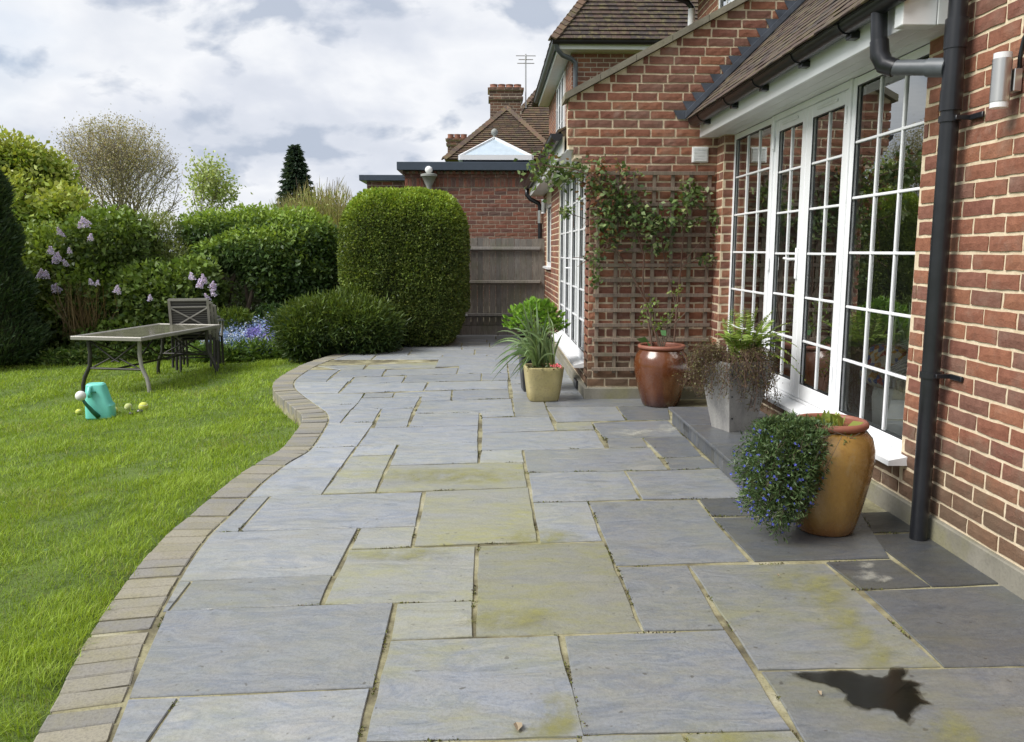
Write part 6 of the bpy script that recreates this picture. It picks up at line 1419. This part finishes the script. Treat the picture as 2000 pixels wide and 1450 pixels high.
for (px, py, s, lab) in ((1012,1424,.045,'curled dry leaf on the paving near the front edge'),(1600,1359,.022,'pale scrap on the paving beside the puddle'),(1520,1128,.012,'tiny leaf bit on the paving left of the downpipe')):
    p = G(px, py, 0); m = MB(); m.add([(-s*.5,-s*.15,.004),(0,-s*.32,.012),(s*.6,-s*.05,.006),(s*.3,s*.28,.014),(-s*.3,s*.25,.008),(0,0,.002)], [(0,1,5),(1,2,5),(2,3,5),(3,4,5),(4,0,5)]); tag(m.build('fallen_leaf', M['dry_leaf'], None, loc=(p[0],p[1],.004), rotz=px*.7), lab, 'leaf', 'bits lying on the paving')

# lichen blooms and mortar smears on single slabs
def lichen(name, col, seed):
    m = NT(name); m.t.nodes.remove(m.b); p = m.coord('Object'); f = m.noise(m.mapv(p, (1,1,1), (seed,0,0)), 11, 9, .7)
    df_ = m.n('ShaderNodeBsdfDiffuse'); m.put(df_.inputs[0], m.mix(f, tuple(c*.8 for c in col), col)); tr = m.n('ShaderNodeBsdfTransparent'); mx = m.n('ShaderNodeMixShader')
    fa = m.n('ShaderNodeAttribute', attribute_name='fade').outputs['Fac']
    m.l(m.math('MULTIPLY', m.ramp(fa, [(0.0, 0.0), (1.0, 1.0)], 'EASE'), m.ramp(f, [(.36, 0.0), (.66, .55)])), mx.inputs[0]); m.l(tr.outputs[0], mx.inputs[1]); m.l(df_.outputs[0], mx.inputs[2]); m.l(mx.outputs[0], m.out.inputs[0]); return m.m
M['lichen_w'] = lichen('pale_lichen', (.56,.55,.47), 1.0); M['lichen_y'] = lichen('yellow_algae', (.31,.30,.10), 5.0)
def bloom_patch(px, py, rx, ry, mt_, z):
    """thin growth on the stone, fading out to its rim"""
    if mt_ == 'lichen_y': rx, ry = rx*1.6, ry*1.6
    c = G(px, py, 0); n = 18; pts = [G(px+rx*math.cos(t)*rng.uniform(.75,1.2), py+ry*math.sin(t)*rng.uniform(.75,1.2), 0)-c for t in np.linspace(0, 6.283, n, endpoint=False)]
    V = np.array([[0,0,0]]+[[p[0]*.5, p[1]*.5, 0] for p in pts]+[[p[0], p[1], 0] for p in pts]); F = []
    for i in range(n):
        j = (i+1) % n; F += [(0, 1+j, 1+i), (1+i, 1+j, 1+n+j), (1+i, 1+n+j, 1+n+i)]
    o = np_mesh('lichen_patch', V, np.array(F), M[mt_], None, patio); o.location = (c[0], c[1], z)
    at = o.data.attributes.new('fade', 'FLOAT', 'POINT'); at.data.foreach_set('value', np.array([1.0]+[.7]*n+[0.0]*n, np.float32))
for k, (px, py, rx, ry, mt_) in enumerate(((1692,1126,36,13,'lichen_w'),(1725,1132,24,9,'lichen_w'),(1690,1106,22,8,'lichen_w'),(1240,846,60,9,'lichen_w'),(1310,838,40,12,'lichen_w'),(1580,1140,70,16,'lichen_y'),(1605,1168,40,18,'lichen_y'),(1640,1210,34,26,'lichen_y'),
    (1672,1245,28,26,'lichen_y'),(1708,1282,26,22,'lichen_y'),(1092,1400,34,40,'lichen_y'),(1060,1428,60,16,'lichen_y'),(895,1214,34,14,'lichen_w'),(1845,1418,40,26,'lichen_y'),(1880,1450,30,26,'lichen_y'),(1065,1052,70,14,'lichen_y'),(880,932,110,14,'lichen_y'),(1010,1210,80,18,'lichen_y'),(790,1085,90,12,'lichen_y'),(1400,1445,120,10,'lichen_y'))):
    bloom_patch(px, py, rx, ry, mt_, .0034+.0003*(k % 5))
# moss, weeds and grit in the paving joints
Pm = []; 
for poly in slab_polys:
    P_ = np.array(poly); 
    if P_[:, 1].min() > 9.5: continue
    k = rng.integers(1, 5)
    for _ in range(k):
        i = rng.integers(0, len(P_)); a_, b_ = P_[i], P_[(i+1) % len(P_)]; c_ = P_.mean(0); t = rng.random(); p = a_+(b_-a_)*t; p = p+(p-c_)/np.linalg.norm(p-c_)*.004
        if p[0] < c_in(p[1])+.02 or p[1] < 1.9 or p[0] > 2.1: continue
        run_l = rng.uniform(.01, .09); m_ = int(6+run_l*500); d_ = (b_-a_)/(np.linalg.norm(b_-a_)+1e-6); q = p+d_*rng.uniform(-run_l, run_l, (m_, 1))+rng.normal(size=(m_, 2))*.0035
        Pm.append(np.concatenate([q, np.full((m_, 1), -.004)], 1))
Pm = np.concatenate(Pm); n = len(Pm); kind = rng.random(n)
col = np.where((kind < .55)[:, None], pal(n, [(.06,.075,.018),(.09,.10,.025),(.12,.125,.03)]), pal(n, [(.06,.045,.03),(.035,.028,.02)])); Ls = rng.uniform(.004,.013,n)
o = foliage('joint_moss', leaves(Pm, rng.normal(size=(n,3))*[1,1,.3]+[0,0,.8], Ls, Ls*.6, col)); tag(o, 'moss, tiny weeds and grit in the joints between the paving slabs', 'moss', kind='stuff')
# daisies and clover leaves low in the lawn
n = 900; x = rng.uniform(-6.5,-1.4,n); y = rng.uniform(2.2,11.5,n); ok = (x < c_out(y)-.1) & (fbm(x, y, 51, 2.5) > .35); x, y = x[ok], y[ok]; n = len(x); P = np.stack([x, y, lawn_z(x,y)+.022], 1); parts = []
for k in range(3): a_ = k*2.094+rng.uniform(0,6.28,n); parts.append(leaves(P, np.stack([np.cos(a_), np.sin(a_), np.full(n,.35)],1), .018, .016, pal(n, [(.09,.15,.04),(.12,.18,.06)]), .1))
o = foliage('clover', parts); tag(o, 'clover leaves scattered through the lawn', 'clover', kind='stuff')
